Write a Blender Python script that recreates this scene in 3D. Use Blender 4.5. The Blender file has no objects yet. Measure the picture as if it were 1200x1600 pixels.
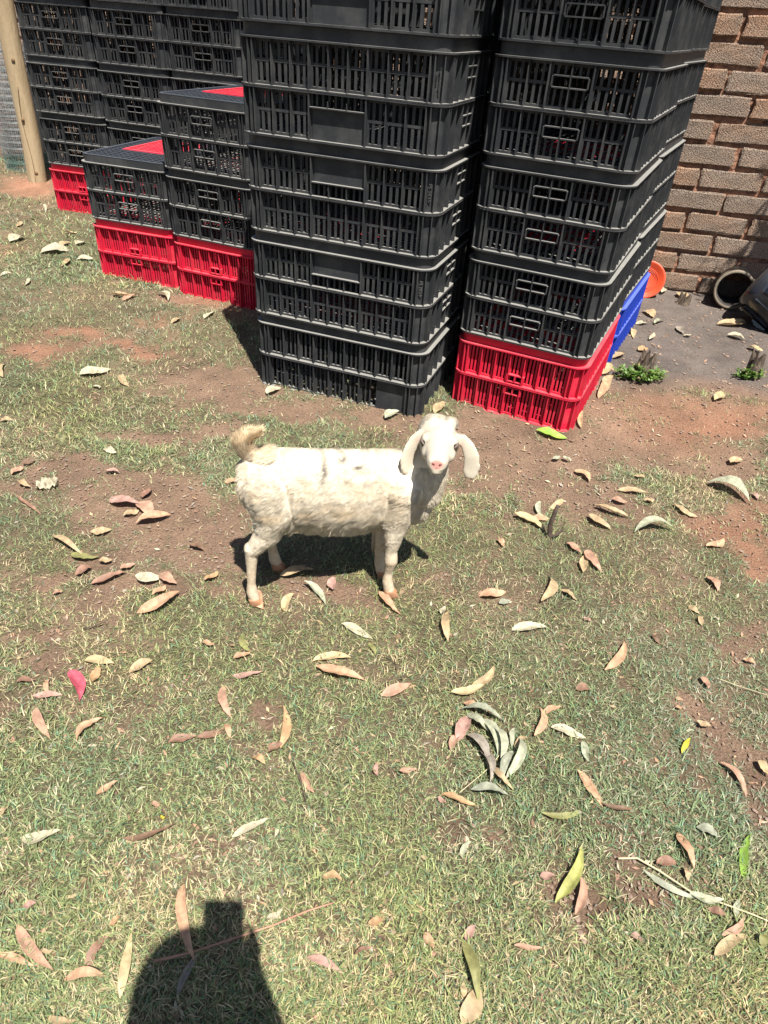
import bpy, bmesh, math, random
import numpy as np
from mathutils import Vector, Matrix
random.seed(7); rng = np.random.default_rng(7)
sc = bpy.context.scene; C = sc.collection
# ---------------------------------------------------------------- camera, sky, sun, exposure
FPX, PITCH, ROLL, CAMH = 1041.1, 0.64164, 0.07666, 1.41        # focal length in px of a 1200 px wide frame
cp, sp, cr, sr = math.cos(PITCH), math.sin(PITCH), math.cos(ROLL), math.sin(ROLL)
FWD = Vector((0, cp, -sp)); UP0 = Vector((0, sp, cp)); RT0 = Vector((1, 0, 0))
RT = RT0 * cr + UP0 * sr; UP = UP0 * cr - RT0 * sr
cd = bpy.data.cameras.new('camera'); cam = bpy.data.objects.new('camera', cd); C.objects.link(cam)
cam.matrix_world = Matrix(((RT.x, UP.x, -FWD.x, 0), (RT.y, UP.y, -FWD.y, 0), (RT.z, UP.z, -FWD.z, CAMH), (0, 0, 0, 1)))
cd.sensor_fit = 'HORIZONTAL'; cd.sensor_width = 36; cd.lens = FPX / 1200 * 36
cd.clip_start = 0.02; cd.clip_end = 600
sc.camera = cam
w = bpy.data.worlds.new('World'); sc.world = w; w.use_nodes = True
sky = w.node_tree.nodes.new('ShaderNodeTexSky'); sky.sky_type = 'NISHITA'; sky.sun_disc = False
bg = w.node_tree.nodes['Background']; bg.inputs[1].default_value = 0.05
w.node_tree.links.new(sky.outputs[0], bg.inputs[0])
SUN = Vector((-0.1626, 0.3672, -0.9158))                        # direction the light travels
sky.sun_elevation = math.radians(66.3); sky.sun_rotation = math.atan2(-SUN.x, -SUN.y)
sl = bpy.data.lights.new('sun', 'SUN'); sl.energy = 4.8; sl.angle = math.radians(0.5); sl.color = (1.0, 0.955, 0.88)
so = bpy.data.objects.new('sun', sl); C.objects.link(so); so.rotation_euler = SUN.to_track_quat('-Z', 'Y').to_euler()
so.location = (2, -4, 9)
vs = sc.view_settings; vs.view_transform = 'Standard'; vs.look = 'None'; vs.exposure = 1.42; vs.gamma = 1; vs.use_curve_mapping = False

# ---------------------------------------------------------------- helpers
def ray(u, v):
    du, dv = u - 600, v - 800
    a = du * cr + dv * sr; b = -du * sr + dv * cr
    return np.array([a / FPX, cp - b / FPX * sp, -sp - b / FPX * cp])
def gp(u, v, z=0.0):                                            # a spot in the photograph to its spot on the ground
    d = ray(u, v); t = (z - CAMH) / d[2]
    return Vector((d[0] * t, d[1] * t, z))
def to_px(x, y, z):
    zz = z - CAMH
    cy = y * cp - zz * sp; cz = y * sp + zz * cp
    cy = np.where(np.abs(cy) < 1e-4, 1e-4, cy)
    u = FPX * x / cy; v = -FPX * cz / cy
    return 600 + u * cr - v * sr, 800 + u * sr + v * cr, cy
def hsh(ix, iy, s):
    n = (ix * 374761393 + iy * 668265263 + s * 974711) & 0xffffffff
    n = ((n ^ (n >> 13)) * 1274126177) & 0xffffffff
    return ((n ^ (n >> 16)) & 0xffff) / 65535.0
def vnoise(x, y, s=0):
    x = np.asarray(x, float); y = np.asarray(y, float)
    ix = np.floor(x).astype(np.int64); iy = np.floor(y).astype(np.int64)
    fx = x - ix; fy = y - iy; fx = fx * fx * (3 - 2 * fx); fy = fy * fy * (3 - 2 * fy)
    a = hsh(ix, iy, s); b = hsh(ix + 1, iy, s); c = hsh(ix, iy + 1, s); d = hsh(ix + 1, iy + 1, s)
    return (a * (1 - fx) + b * fx) * (1 - fy) + (c * (1 - fx) + d * fx) * fy
def fbm(x, y, o=4, s=0):
    r = 0; a = .5; t = 0
    for i in range(o):
        r = r + a * vnoise(x * 2 ** i, y * 2 ** i, s + i * 17); t += a; a *= .55
    return r / t
def srgb(r, g, b):
    f = lambda c: (c / 255 / 12.92) if c / 255 <= .04045 else ((c / 255 + .055) / 1.055) ** 2.4
    return (f(r), f(g), f(b))

def mat(name, col, rough=.6, col2=None, nscale=20, bump=0.0, bscale=60, spec=.4, trans=None, extra=None, detail=4, metal=0):
    m = bpy.data.materials.new(name); m.use_nodes = True; nt = m.node_tree; N = nt.nodes; K = nt.links
    b = N['Principled BSDF']; b.inputs['Roughness'].default_value = rough; b.inputs['Specular IOR Level'].default_value = spec
    b.inputs['Metallic'].default_value = metal
    b.inputs['Base Color'].default_value = (*col, 1)
    tc = N.new('ShaderNodeTexCoord')
    if col2 is not None:
        n = N.new('ShaderNodeTexNoise'); n.inputs['Scale'].default_value = nscale; n.inputs['Detail'].default_value = detail
        K.new(tc.outputs['Object'], n.inputs['Vector'])
        r = N.new('ShaderNodeValToRGB'); r.color_ramp.elements[0].position = .35; r.color_ramp.elements[1].position = .68
        r.color_ramp.elements[0].color = (*col, 1); r.color_ramp.elements[1].color = (*col2, 1)
        K.new(n.outputs['Fac'], r.inputs[0]); K.new(r.outputs[0], b.inputs['Base Color'])
    if bump:
        n2 = N.new('ShaderNodeTexNoise'); n2.inputs['Scale'].default_value = bscale; n2.inputs['Detail'].default_value = 5
        K.new(tc.outputs['Object'], n2.inputs['Vector'])
        bp = N.new('ShaderNodeBump'); bp.inputs['Strength'].default_value = 1; bp.inputs['Distance'].default_value = bump
        K.new(n2.outputs['Fac'], bp.inputs['Height']); K.new(bp.outputs[0], b.inputs['Normal'])
    if trans:
        add_trans(m, trans)
    return m
def add_trans(m, amount):                                        # light passes through thin leaves and blades
    nt = m.node_tree; N = nt.nodes; K = nt.links; b = N['Principled BSDF']
    t = N.new('ShaderNodeBsdfTranslucent'); mx = N.new('ShaderNodeMixShader'); mx.inputs[0].default_value = amount
    src = b.inputs['Base Color'].links
    if src: K.new(src[0].from_socket, t.inputs[0])
    else: t.inputs[0].default_value = b.inputs['Base Color'].default_value
    K.new(b.outputs[0], mx.inputs[1]); K.new(t.outputs[0], mx.inputs[2]); K.new(mx.outputs[0], N['Material Output'].inputs[0])
def mat_attr(name, attr, rough=.8, trans=0, spec=.3):
    m = bpy.data.materials.new(name); m.use_nodes = True; N = m.node_tree.nodes; K = m.node_tree.links
    b = N['Principled BSDF']; b.inputs['Roughness'].default_value = rough; b.inputs['Specular IOR Level'].default_value = spec
    a = N.new('ShaderNodeAttribute'); a.attribute_name = attr
    K.new(a.outputs['Color'], b.inputs['Base Color'])
    if trans: add_trans(m, trans)
    return m

def link(o, parent=None):
    C.objects.link(o)
    if parent is not None: o.parent = parent
    return o
def tag(o, label=None, cat=None, group=None, kind=None):
    if label: o['label'] = label
    if cat: o['category'] = cat
    if group: o['group'] = group
    if kind: o['kind'] = kind
    return o
def empty(name, loc=(0, 0, 0), rz=0.0):
    o = bpy.data.objects.new(name, None); o.location = loc; o.rotation_euler = (0, 0, rz); o.empty_display_size = .1
    return link(o)
class MB:
    def __init__(s): s.v = []; s.f = []
    def add(s, vs, fs):
        k = len(s.v); s.v += [tuple(p) for p in vs]; s.f += [tuple(i + k for i in f) for f in fs]
    def box(s, x0, x1, y0, y1, z0, z1, M=None):
        vs = [(x, y, z) for z in (z0, z1) for y in (y0, y1) for x in (x0, x1)]
        if M is not None: vs = [M(*p) for p in vs]
        s.add(vs, [(0, 2, 3, 1), (4, 5, 7, 6), (0, 1, 5, 4), (2, 6, 7, 3), (0, 4, 6, 2), (1, 3, 7, 5)])
    def strip(s, P, Nn, d0, d1, z0, z1, closed=False):             # P outline points, Nn outward normals; d = depth inward
        k = len(s.v); n = len(P)
        for (x, y), (a, b) in zip(P, Nn):
            for d, z in ((d0, z0), (d0, z1), (d1, z1), (d1, z0)): s.v.append((x - a * d, y - b * d, z))
        for i in range(n if closed else n - 1):
            j = (i + 1) % n
            for q in range(4):
                r = (q + 1) % 4; s.f.append((k + 4 * i + q, k + 4 * j + q, k + 4 * j + r, k + 4 * i + r))
        if not closed:
            s.f.append((k, k + 1, k + 2, k + 3)); e = k + 4 * (n - 1); s.f.append((e + 3, e + 2, e + 1, e))
    def tube(s, pts, rad, n=8, cap=True):
        pts = [Vector(p) for p in pts]; k = len(s.v)
        a = None
        for i, p in enumerate(pts):
            t = (pts[min(i + 1, len(pts) - 1)] - pts[max(i - 1, 0)]).normalized()
            if a is None:
                a = t.cross(Vector((0, 0, 1)))
                if a.length < .3: a = t.cross(Vector((1, 0, 0)))
            a = (a - t * a.dot(t)).normalized(); b = t.cross(a); r = rad[i] if hasattr(rad, '__len__') else rad
            for j in range(n):
                q = 2 * math.pi * j / n; s.v.append(tuple(p + (a * math.cos(q) + b * math.sin(q)) * r))
        for i in range(len(pts) - 1):
            for j in range(n):
                j2 = (j + 1) % n; s.f.append((k + i * n + j, k + i * n + j2, k + (i + 1) * n + j2, k + (i + 1) * n + j))
        if cap:
            s.f.append(tuple(k + j for j in range(n))[::-1]); s.f.append(tuple(k + (len(pts) - 1) * n + j for j in range(n)))
    def mesh(s, name, m, smooth=False):
        me = bpy.data.meshes.new(name); me.from_pydata(s.v, [], s.f); me.update()
        for mm in (m if isinstance(m, (list, tuple)) else [m]): me.materials.append(mm)
        if smooth: me.polygons.foreach_set('use_smooth', [True] * len(me.polygons))
        return me
    def build(s, name, m, parent=None, smooth=False):
        return link(bpy.data.objects.new(name, s.mesh(name, m, smooth)), parent)
def obj(name, me, parent=None, loc=None, rz=None):
    o = bpy.data.objects.new(name, me)
    if loc is not None: o.location = loc
    if rz is not None: o.rotation_euler = (0, 0, rz)
    return link(o, parent)
def np_mesh(name, V, F, m, colors=None, attr='tint', smooth=False):
    me = bpy.data.meshes.new(name); V = np.asarray(V, np.float32); F = np.asarray(F, np.int32)
    me.vertices.add(len(V)); me.vertices.foreach_set('co', V.ravel())
    k = F.shape[1]; me.loops.add(F.size); me.loops.foreach_set('vertex_index', F.ravel())
    me.polygons.add(len(F)); me.polygons.foreach_set('loop_start', np.arange(0, F.size, k, dtype=np.int32))
    me.polygons.foreach_set('loop_total', np.full(len(F), k, np.int32))
    if smooth: me.polygons.foreach_set('use_smooth', np.ones(len(F), bool))
    me.update(calc_edges=True); me.materials.append(m)
    if colors is not None:
        a = me.attributes.new(attr, 'FLOAT_COLOR', 'POINT')
        c = np.ones((len(V), 4), np.float32); c[:, :3] = colors; a.data.foreach_set('color', c.ravel())
    return me

# ---------------------------------------------------------------- ground: one sheet, soil and turf map
PATCH = [(60,548,60,16),(125,520,60,11),(215,546,45,11),(230,790,150,42),(280,860,95,42),(110,745,105,20),(210,930,80,22),(90,882,55,11),
 (330,930,40,18),(350,605,95,38),(230,680,80,17),(330,682,60,14),(470,640,90,16),(600,655,50,12),(560,658,40,8),(760,680,130,34),(810,722,110,28),
 (900,640,60,30),(1000,690,120,30),(860,785,110,26),(950,800,70,36),(1110,655,140,42),(1150,815,70,30),(1185,872,40,28),(932,1470,44,44),(900,1430,30,20),
 (1110,1150,42,28),(1165,1000,45,26),(1175,1205,30,36),(762,1300,26,14),(45,292,44,13),(300,880,70,30),(60,965,30,14),(395,1100,30,16),(1020,1385,40,18),
 (410,480,60,14),(300,470,60,8),(650,905,30,12),(170,850,60,16),(1120,720,60,22),(500,900,90,16),(850,760,60,30),(700,720,40,50),(1030,1350,34,12),(60,1010,40,10)]
PATCH_RED = [(60,548,60,20),(125,520,70,14),(215,546,50,14),(1110,660,110,34),(1150,820,75,34),(1185,872,50,34),(45,292,60,18),(10,385,20,10),(240,500,60,10),(350,470,70,12)]
PATCH_THICK = [(450,1070,60,40),(560,1340,90,60),(1000,1560,110,50),(130,640,130,40),(60,600,80,40),(440,1230,60,40),(110,1200,120,80),(60,1350,90,80),(330,1000,120,30),(850,1180,200,90),(690,860,90,60),(150,390,110,40),(100,840,60,20),(560,860,30,30)]
def ell(u, v, L, soft=.45):
    m = np.zeros_like(u)
    for (a, b, c, d) in L:
        q = np.sqrt(((u - a) / c) ** 2 + ((v - b) / d) ** 2)
        m = np.maximum(m, np.clip((1 + soft - q) / (2 * soft), 0, 1))
    return m
def maps(x, y):
    x = np.asarray(x, float); y = np.asarray(y, float)
    wx = x + .26 * (fbm(x * 5.1, y * 5.1, 4, 5) - .5) + .06 * (fbm(x * 31, y * 31, 2, 6) - .5); wy = y + .36 * (fbm(x * 4.3, y * 4.3, 4, 9) - .5) + .08 * (fbm(x * 29, y * 29, 2, 10) - .5)
    u, v, dep = to_px(wx, wy, 0.0); ok = dep > .1
    u = np.where(ok, u, 600); v = np.where(ok, v, 3000)
    bare = ell(u, v, PATCH, .6); red = ell(u, v, PATCH_RED, .9) * .72; thick = ell(u, v, PATCH_THICK, .8)
    # hard trodden dark ground between the crates and the wall
    ax = (y - 3.02 + .05 * np.sin(x * 7)) / .25
    hard = np.clip(ax, 0, 1) * np.clip((x - .55) / .3, 0, 1)
    hard = np.where(y < 5.5, hard, 0)
    n = fbm(x * 5.2, y * 5.2, 4, 31); n2 = fbm(x * 19, y * 19, 4, 77)
    grass = .84 + 1.0 * (n - .5) + 1.5 * (n2 - .5) + .3 * thick - .15 * np.clip((x - .1) * .5, 0, .3)
    grass = grass - 1.25 * bare * (.6 + .5 * n) - 2.0 * hard
    grass = np.clip(grass, 0, 1)
    return grass, np.clip(red, 0, 1), hard, bare, n, n2, thick
def height(x, y):
    return .016 * (fbm(x * 1.7, y * 1.7, 3, 3) - .5) + .012 * (fbm(x * 11, y * 11, 3, 13) - .5) + .006 * (fbm(x * 37, y * 37, 2, 14) - .5)

def axis(lo, hi, fine, outer):
    a = list(np.arange(lo, hi, fine)); s = fine; p = hi; R = []
    while p < outer: R.append(p); s *= 1.35; p += s
    R.append(outer); s = fine; p = lo; Lf = []
    while p > -outer: s *= 1.35; p -= s; Lf.append(p)
    return np.array(Lf[::-1] + a + R)
gx = axis(-4.8, 3.2, .020, 260); gy = axis(.1, 7.6, .020, 260)
GX, GY = np.meshgrid(gx, gy); nx, ny = len(gx), len(gy)
Z = height(GX, GY)
gr_, red_, hard_, bare_, n_, n2_, th_ = maps(GX, GY)
Z = Z + .006 * (gr_ - .5) * (hard_ < .5)
pm = gp(58, 291); dm = np.hypot(GX - pm.x, (GY - pm.y)); Z += .05 * np.exp(-(dm / .22) ** 2)   # little mound round the post
fade = np.clip((np.hypot(GX, GY) - 12) / 10, 0, 1); Z = Z * (1 - fade)
soil = np.array([.275, .185, .130])[None, None] * np.ones(GX.shape + (1,))
redc = np.array([.37, .185, .115]); hardc = np.array([.172, .145, .130]); straw = np.array([.235, .215, .130]); green = np.array([.165, .175, .085])
tone = (.48 + .62 * fbm(GX * 13, GY * 13, 4, 55) + .42 * fbm(GX * 3.1, GY * 3.1, 3, 56))[..., None]
col = soil * (1 - red_[..., None]) + redc * red_[..., None]
col = col * (1 - hard_[..., None] * (1 - .5 * red_[..., None])) + hardc * hard_[..., None] * (1 - .5 * red_[..., None])
gs = np.clip(gr_ * 1.1 - .1, 0, 1)[..., None]
mixg = straw * (1 - th_[..., None] * .6) + green * th_[..., None] * .6
col = col * (1 - gs * .8) + mixg * .60 * gs * .8
col = col * tone * .90
V = np.stack([GX, GY, Z], -1).reshape(-1, 3)
I = np.arange(nx * ny).reshape(ny, nx)
F = np.stack([I[:-1, :-1], I[:-1, 1:], I[1:, 1:], I[1:, :-1]], -1).reshape(-1, 4)
gm = bpy.data.materials.new('soil_and_turf'); gm.use_nodes = True; N = gm.node_tree.nodes; K = gm.node_tree.links
b = N['Principled BSDF']; b.inputs['Roughness'].default_value = .95; b.inputs['Specular IOR Level'].default_value = .12
at = N.new('ShaderNodeAttribute'); at.attribute_name = 'tint'; tc = N.new('ShaderNodeTexCoord')
nz = N.new('ShaderNodeTexNoise'); nz.inputs['Scale'].default_value = 140; nz.inputs['Detail'].default_value = 8; nz.inputs['Roughness'].default_value = .72
K.new(tc.outputs['Object'], nz.inputs[0])
rp = N.new('ShaderNodeValToRGB'); rp.color_ramp.elements[0].position = .3; rp.color_ramp.elements[1].position = .7
rp.color_ramp.elements[0].color = (.48, .46, .44, 1); rp.color_ramp.elements[1].color = (1.38, 1.36, 1.33, 1); K.new(nz.outputs[0], rp.inputs[0])
mx = N.new('ShaderNodeMix'); mx.data_type = 'RGBA'; mx.blend_type = 'MULTIPLY'; mx.inputs[0].default_value = 1
K.new(at.outputs['Color'], mx.inputs[6]); K.new(rp.outputs[0], mx.inputs[7]); K.new(mx.outputs[2], b.inputs['Base Color'])
bp = N.new('ShaderNodeBump'); bp.inputs['Distance'].default_value = .02; bp.inputs['Strength'].default_value = 1
K.new(nz.outputs[0], bp.inputs['Height']); K.new(bp.outputs[0], b.inputs['Normal'])
ground = obj('ground', np_mesh('ground', V, F, gm, col.reshape(-1, 3), smooth=True)); ground['kind'] = 'structure'

def gz(x, y): return float(height(np.array([x]), np.array([y]))[0])

# ---------------------------------------------------------------- grass blades
def scatter(nTot, dmin, dmax, wexp):
    # points on the ground in and round the view
    xs, ys = [], []
    while sum(map(len, xs)) < nTot:
        y = dmin * (dmax / dmin) ** rng.random(nTot * 2)
        keep = rng.random(nTot * 2) < (y / dmax) ** wexp if wexp > 0 else np.ones(nTot * 2, bool)
        y = y[keep]; half = .72 * y + .55
        x = (rng.random(len(y)) * 2 - 1) * half
        xs.append(x); ys.append(y)
    return np.concatenate(xs)[:nTot], np.concatenate(ys)[:nTot]
def blades(n, dmin, dmax, lscale, wscale, name, thr=.0):
    x, y = scatter(n, dmin, dmax, .35)
    g, rd, hd, ba, n1, n2, th = maps(x, y)
    tuft = fbm(x * 46, y * 46, 2, 101); keep = rng.random(len(x)) < np.clip(g * 1.35 - .10 + (tuft - .5) * 1.1, 0.012, 1) ** 1.2
    keep &= ~((hd > .5) & (rng.random(len(x)) > .02))
    x, y, g, n1, n2, th, ba = [q[keep] for q in (x, y, g, n1, n2, th, ba)]
    m = len(x); z = height(x, y) + .0
    L = lscale * (.40 + 1.2 * rng.random(m) ** 1.4) * (.55 + .55 * g); W = wscale * (.45 + .95 * rng.random(m))
    az = rng.random(m) * 2 * np.pi; tilt = np.radians(12 + 62 * rng.random(m) ** 1.25)          # height angle
    dx, dy = np.cos(az), np.sin(az); px, py = -dy, dx
    c, s = np.cos(tilt), np.sin(tilt)
    P0 = np.stack([x, y, z - .003], -1)
    P1 = P0 + np.stack([dx * c, dy * c, s], -1) * (L * .5)[:, None]
    c2 = np.cos(tilt * .45); s2 = np.sin(tilt * .45)
    P2 = P1 + np.stack([dx * c2, dy * c2, s2 * .9], -1) * (L * .55)[:, None]
    S = np.stack([px, py, np.zeros(m)], -1) * W[:, None] * .5
    V = np.stack([P0 - S, P0 + S, P1 + S * .9, P1 - S * .9, P2], 1)
    r = rng.random(m); g1 = np.array([.150, .205, .090]); g2 = np.array([.235, .280, .125]); ol = np.array([.27, .265, .135]); st = np.array([.39, .345, .22]); bl = np.array([.125, .215, .130])
    pst = np.clip(.27 + .9 * (.55 - n1) - .35 * th + .2 * ba, .12, .8)
    col = np.where((r < pst)[:, None], st, np.where((r < pst + .14)[:, None], ol, np.where((r < pst + .44)[:, None], g1, np.where((r < pst + .55)[:, None], bl, g2))))
    yl = fbm(x * 2.3, y * 2.3, 3, 120)[:, None]; col = col * (.55 + .85 * rng.random(m))[:, None] * (1 + (yl - .5) * np.array([.6, .25, -.1]))
    col = col * .98
    colv = np.repeat(col[:, None, :], 5, 1).reshape(-1, 3)
    k = (np.arange(m) * 5)[:, None]
    T = np.concatenate([k + [0, 1, 2], k + [0, 2, 3], k + [3, 2, 4]], 0)
    o = obj(name, np_mesh(name, V.reshape(-1, 3), T, M_BLADE, colv)); tag(o, None, 'grass', kind='stuff'); return o
M_BLADE = mat_attr('grass_blade', 'tint', .6, .28, .25)
o = blades(340000, .28, 2.3, .0215, .0021, 'grass'); o['label'] = 'short patchy trodden lawn of green and straw blades round the goat'
o = blades(190000, 1.9, 4.4, .026, .0030, 'grass'); o['label'] = 'short worn grass between the goat and the crate stacks'
o = blades(75000, 3.9, 8.2, .040, .0055, 'grass'); o['label'] = 'greener grass left of the red bottom crates towards the wooden post'

# ---------------------------------------------------------------- brick wall
M_MORT = mat('clay_mortar', (.31, .16, .10), .95, (.11, .062, .045), 22, .022, 26, .1)
def brick_mat(name, c1, c2):
    m = mat(name, c1, .93, c2, 9, 0, spec=.15); N = m.node_tree.nodes; K = m.node_tree.links
    tc = N.new('ShaderNodeTexCoord'); n = N.new('ShaderNodeTexNoise'); n.inputs['Scale'].default_value = 130; n.inputs['Detail'].default_value = 6; n.inputs['Roughness'].default_value = .7
    K.new(tc.outputs['Object'], n.inputs[0])
    v = N.new('ShaderNodeTexVoronoi'); v.inputs['Scale'].default_value = 95; K.new(tc.outputs['Object'], v.inputs['Vector'])
    r = N.new('ShaderNodeValToRGB'); r.color_ramp.elements[0].position = .12; r.color_ramp.elements[1].position = .32; K.new(v.outputs['Distance'], r.inputs[0])
    a = N.new('ShaderNodeMath'); a.operation = 'MULTIPLY'; K.new(r.outputs[0], a.inputs[0]); K.new(n.outputs[0], a.inputs[1])
    bp = N.new('ShaderNodeBump'); bp.inputs['Distance'].default_value = .016; K.new(a.outputs[0], bp.inputs['Height'])
    K.new(bp.outputs[0], N['Principled BSDF'].inputs['Normal'])
    bs = N['Principled BSDF']; src = bs.inputs['Base Color'].links[0].from_socket
    mm = N.new('ShaderNodeMix'); mm.data_type = 'RGBA'; mm.blend_type = 'MULTIPLY'; mm.inputs[0].default_value = 1
    n3 = N.new('ShaderNodeTexNoise'); n3.inputs['Scale'].default_value = 170; n3.inputs['Detail'].default_value = 3; K.new(tc.outputs['Object'], n3.inputs[0])
    r3 = N.new('ShaderNodeValToRGB'); r3.color_ramp.elements[0].position = .38; r3.color_ramp.elements[1].position = .56; r3.color_ramp.elements[0].color = (.38, .36, .34, 1); r3.color_ramp.elements[1].color = (1.2, 1.18, 1.15, 1)
    K.new(n3.outputs[0], r3.inputs[0]); K.new(src, mm.inputs[6]); K.new(r3.outputs[0], mm.inputs[7]); K.new(mm.outputs[2], bs.inputs['Base Color'])
    return m
M_BR = [brick_mat('brick_grey', (0.275, 0.221, 0.181), (0.327, 0.236, 0.176)), brick_mat('brick_brown', (0.31, 0.211, 0.152), (0.258, 0.203, 0.164)), brick_mat('brick_dark', (0.238, 0.194, 0.16), (0.294, 0.218, 0.168)), brick_mat('brick_clay', (0.363, 0.218, 0.145), (0.282, 0.211, 0.16))]
def brick_mesh(wd, ht, seed, m):
    r = random.Random(seed); nxs, nzs = 7, 6; MBb = MB(); rows = []
    for j in range(nzs):
        for i in range(nxs):
            fx = (0, .025, .25, .5, .75, .975, 1)[i]; fz = (0, .07, .36, .66, .93, 1)[j]
            ex = min(fx, 1 - fx) * (nxs - 1); ez = min(fz, 1 - fz) * (nzs - 1)
            x = (fx - .5) * wd; z = (fz - .5) * ht
            corner = (i in (0, nxs - 1)) and (j in (0, nzs - 1))
            x += r.uniform(-.007, .007); z += r.uniform(-.0055, .0055) * (1 if j in (0, nzs - 1) else .4)
            if corner: x *= .978; z *= .80
            edge = i in (0, nxs - 1) or j in (0, nzs - 1)
            y = (.005 if edge else 0) + r.uniform(-.0015, .002)
            MBb.v.append((x, y, z))
    for j in range(nzs - 1):
        for i in range(nxs - 1):
            a = j * nxs + i; MBb.f.append((a, a + 1, a + nxs + 1, a + nxs))
    ring = [i for i in range(nxs)] + [j * nxs + nxs - 1 for j in range(1, nzs)] + [(nzs - 1) * nxs + i for i in range(nxs - 2, -1, -1)] + [j * nxs for j in range(nzs - 2, 0, -1)]
    k = len(MBb.v)
    for q in ring: x, y, z = MBb.v[q]; MBb.v.append((x, .05, z))
    for i in range(len(ring)):
        j = (i + 1) % len(ring); MBb.f.append((ring[j], ring[i], k + i, k + j))
    me = MBb.mesh('brick', m, False)
    return me
BW, BH = .385, .1278
BMESH = [brick_mesh(BW - .024, BH - .024, 100 + i, M_BR[i % 4]) for i in range(12)]
HALF = [brick_mesh(BW * .5 - .02, BH - .021, 200 + i, M_BR[i % 4]) for i in range(4)]
def wall(name, label, org, yaw, s0, s1, ztop, offs, indiv, thick=.22):
    # org + s*(cos,-sin) along the wall face; +Y local goes into the wall
    root = empty(name, (org[0], org[1], 0), -yaw); tag(root, label, 'brick wall')
    m = MB(); m.box(s0, s1, .0150, thick, -.1, ztop + .02); mo = m.build('mortar', M_MORT, root)
    extra = MB(); r = random.Random(int(abs(yaw) * 1000) + 3)
    k = 0
    while k * BH < ztop:
        z = .004 + (k + .5) * BH; off = offs[k] if k < len(offs) else (1.0 if k % 2 else 1.19)
        i0 = math.floor((s0 - off) / BW); s = off + i0 * BW
        while s < s1:
            a, b = max(s, s0), min(s + BW, s1)
            full = (b - a) > BW * .8
            if (b - a) > BW * .3:
                me = r.choice(BMESH) if full else r.choice(HALF); cx = (a + b) / 2
                loc = (cx + r.uniform(-.010, .010), r.uniform(-.012, .004), z + r.uniform(-.005, .005)); ry = r.uniform(-.022, .022)
                if indiv(cx, z):
                    o = bpy.data.objects.new('brick', me); o.location = loc; o.rotation_euler = (0, ry, 0); link(o, root)
                else:
                    for_v = [(v.co.x + loc[0], v.co.y + loc[1], v.co.z + loc[2]) for v in me.vertices]
                    extra.add(for_v, [tuple(p.vertices) for p in me.polygons])
            s += BW
        k += 1
    if extra.v: e = extra.build('bricks', M_BR[1], root); e['kind'] = 'stuff'
    return root
WA = .17; WD = 4.926; nW = Vector((math.sin(WA), math.cos(WA), 0)); orgW = nW * WD
offs = [1.194, 1.014, 1.193, .998, 1.191, .990, 1.175, .997, 1.159, .972, 1.144, .970, 1.174, .985, 1.175, .98]
wall('brick_wall', 'rough clay brick wall with orange mortar right of the tall crate stacks', (orgW.x, orgW.y), WA, .25, 3.6, 2.3, offs,
     lambda s, z: .5 < s < 2.0 and z < 2.1)
pL = gp(0, 248); LA = .25; orgL = (pL.x, pL.y)
wall('brick_wall', 'brick wall behind the left row of crates and the wooden post', orgL, LA, -1.2, 5.6, 2.3, [.1, .29] * 9,
     lambda s, z: -.8 < s < 1.6 and z < 2.1)
# ---------------------------------------------------------------- poultry crates
SX, SY, HU, RR = .29, .401, .3426, .062
ZL, ZM = .303, .156                                                # height of the top lip and of the middle ridge
def rrect(hx, hy, r, n=6):
    P, Nn = [], []
    for cx, cy, a0 in ((hx - r, hy - r, 0), (-hx + r, hy - r, 90), (-hx + r, -hy + r, 180), (hx - r, -hy + r, 270)):
        for i in range(n + 1):
            a = math.radians(a0 + 90 * i / n); P.append((cx + r * math.cos(a), cy + r * math.sin(a))); Nn.append((math.cos(a), math.sin(a)))
    return P, Nn
LOOP = rrect(SX, SY, RR)
def facemap(k):                                                    # (along, depth in, z) -> local point, for the four faces
    if k == 'front': return lambda a, d, z: (a, -SY + d, z)
    if k == 'back': return lambda a, d, z: (-a, SY - d, z)
    if k == 'right': return lambda a, d, z: (SX - d, a, z)
    return lambda a, d, z: (-SX + d, -a, z)
CL, CS = .0728, .065
def lattice(m, M, a0, a1, n, z0, z1, fin=3, slatw=.0095, bar=True, wallw=.0045):
    p = (a1 - a0) / n
    for i in range(1, n):
        a = a0 + i * p
        m.box(a - slatw / 2, a + slatw / 2, .021, .021 + wallw, z0, z1, M)
        if fin and i % fin == 0: m.box(a - .0017, a + .0017, .004, .021, z0, z1, M)
    m.box(a0, a1, .0195, .0270, z0, z0 + .009, M); m.box(a0, a1, .0195, .0270, z1 - .009, z1, M)
    if bar:
        zm = z0 + (z1 - z0) * .54; m.box(a0, a1, .0200, .0265, zm - .0045, zm + .0045, M)
def bigfin(m, M, a, z0, z1):
    m.box(a - .0022, a + .0022, .0015, .0205, z0, z1, M); m.box(a - .0085, a + .0085, .0205, .0262, z0, z1, M)
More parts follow.
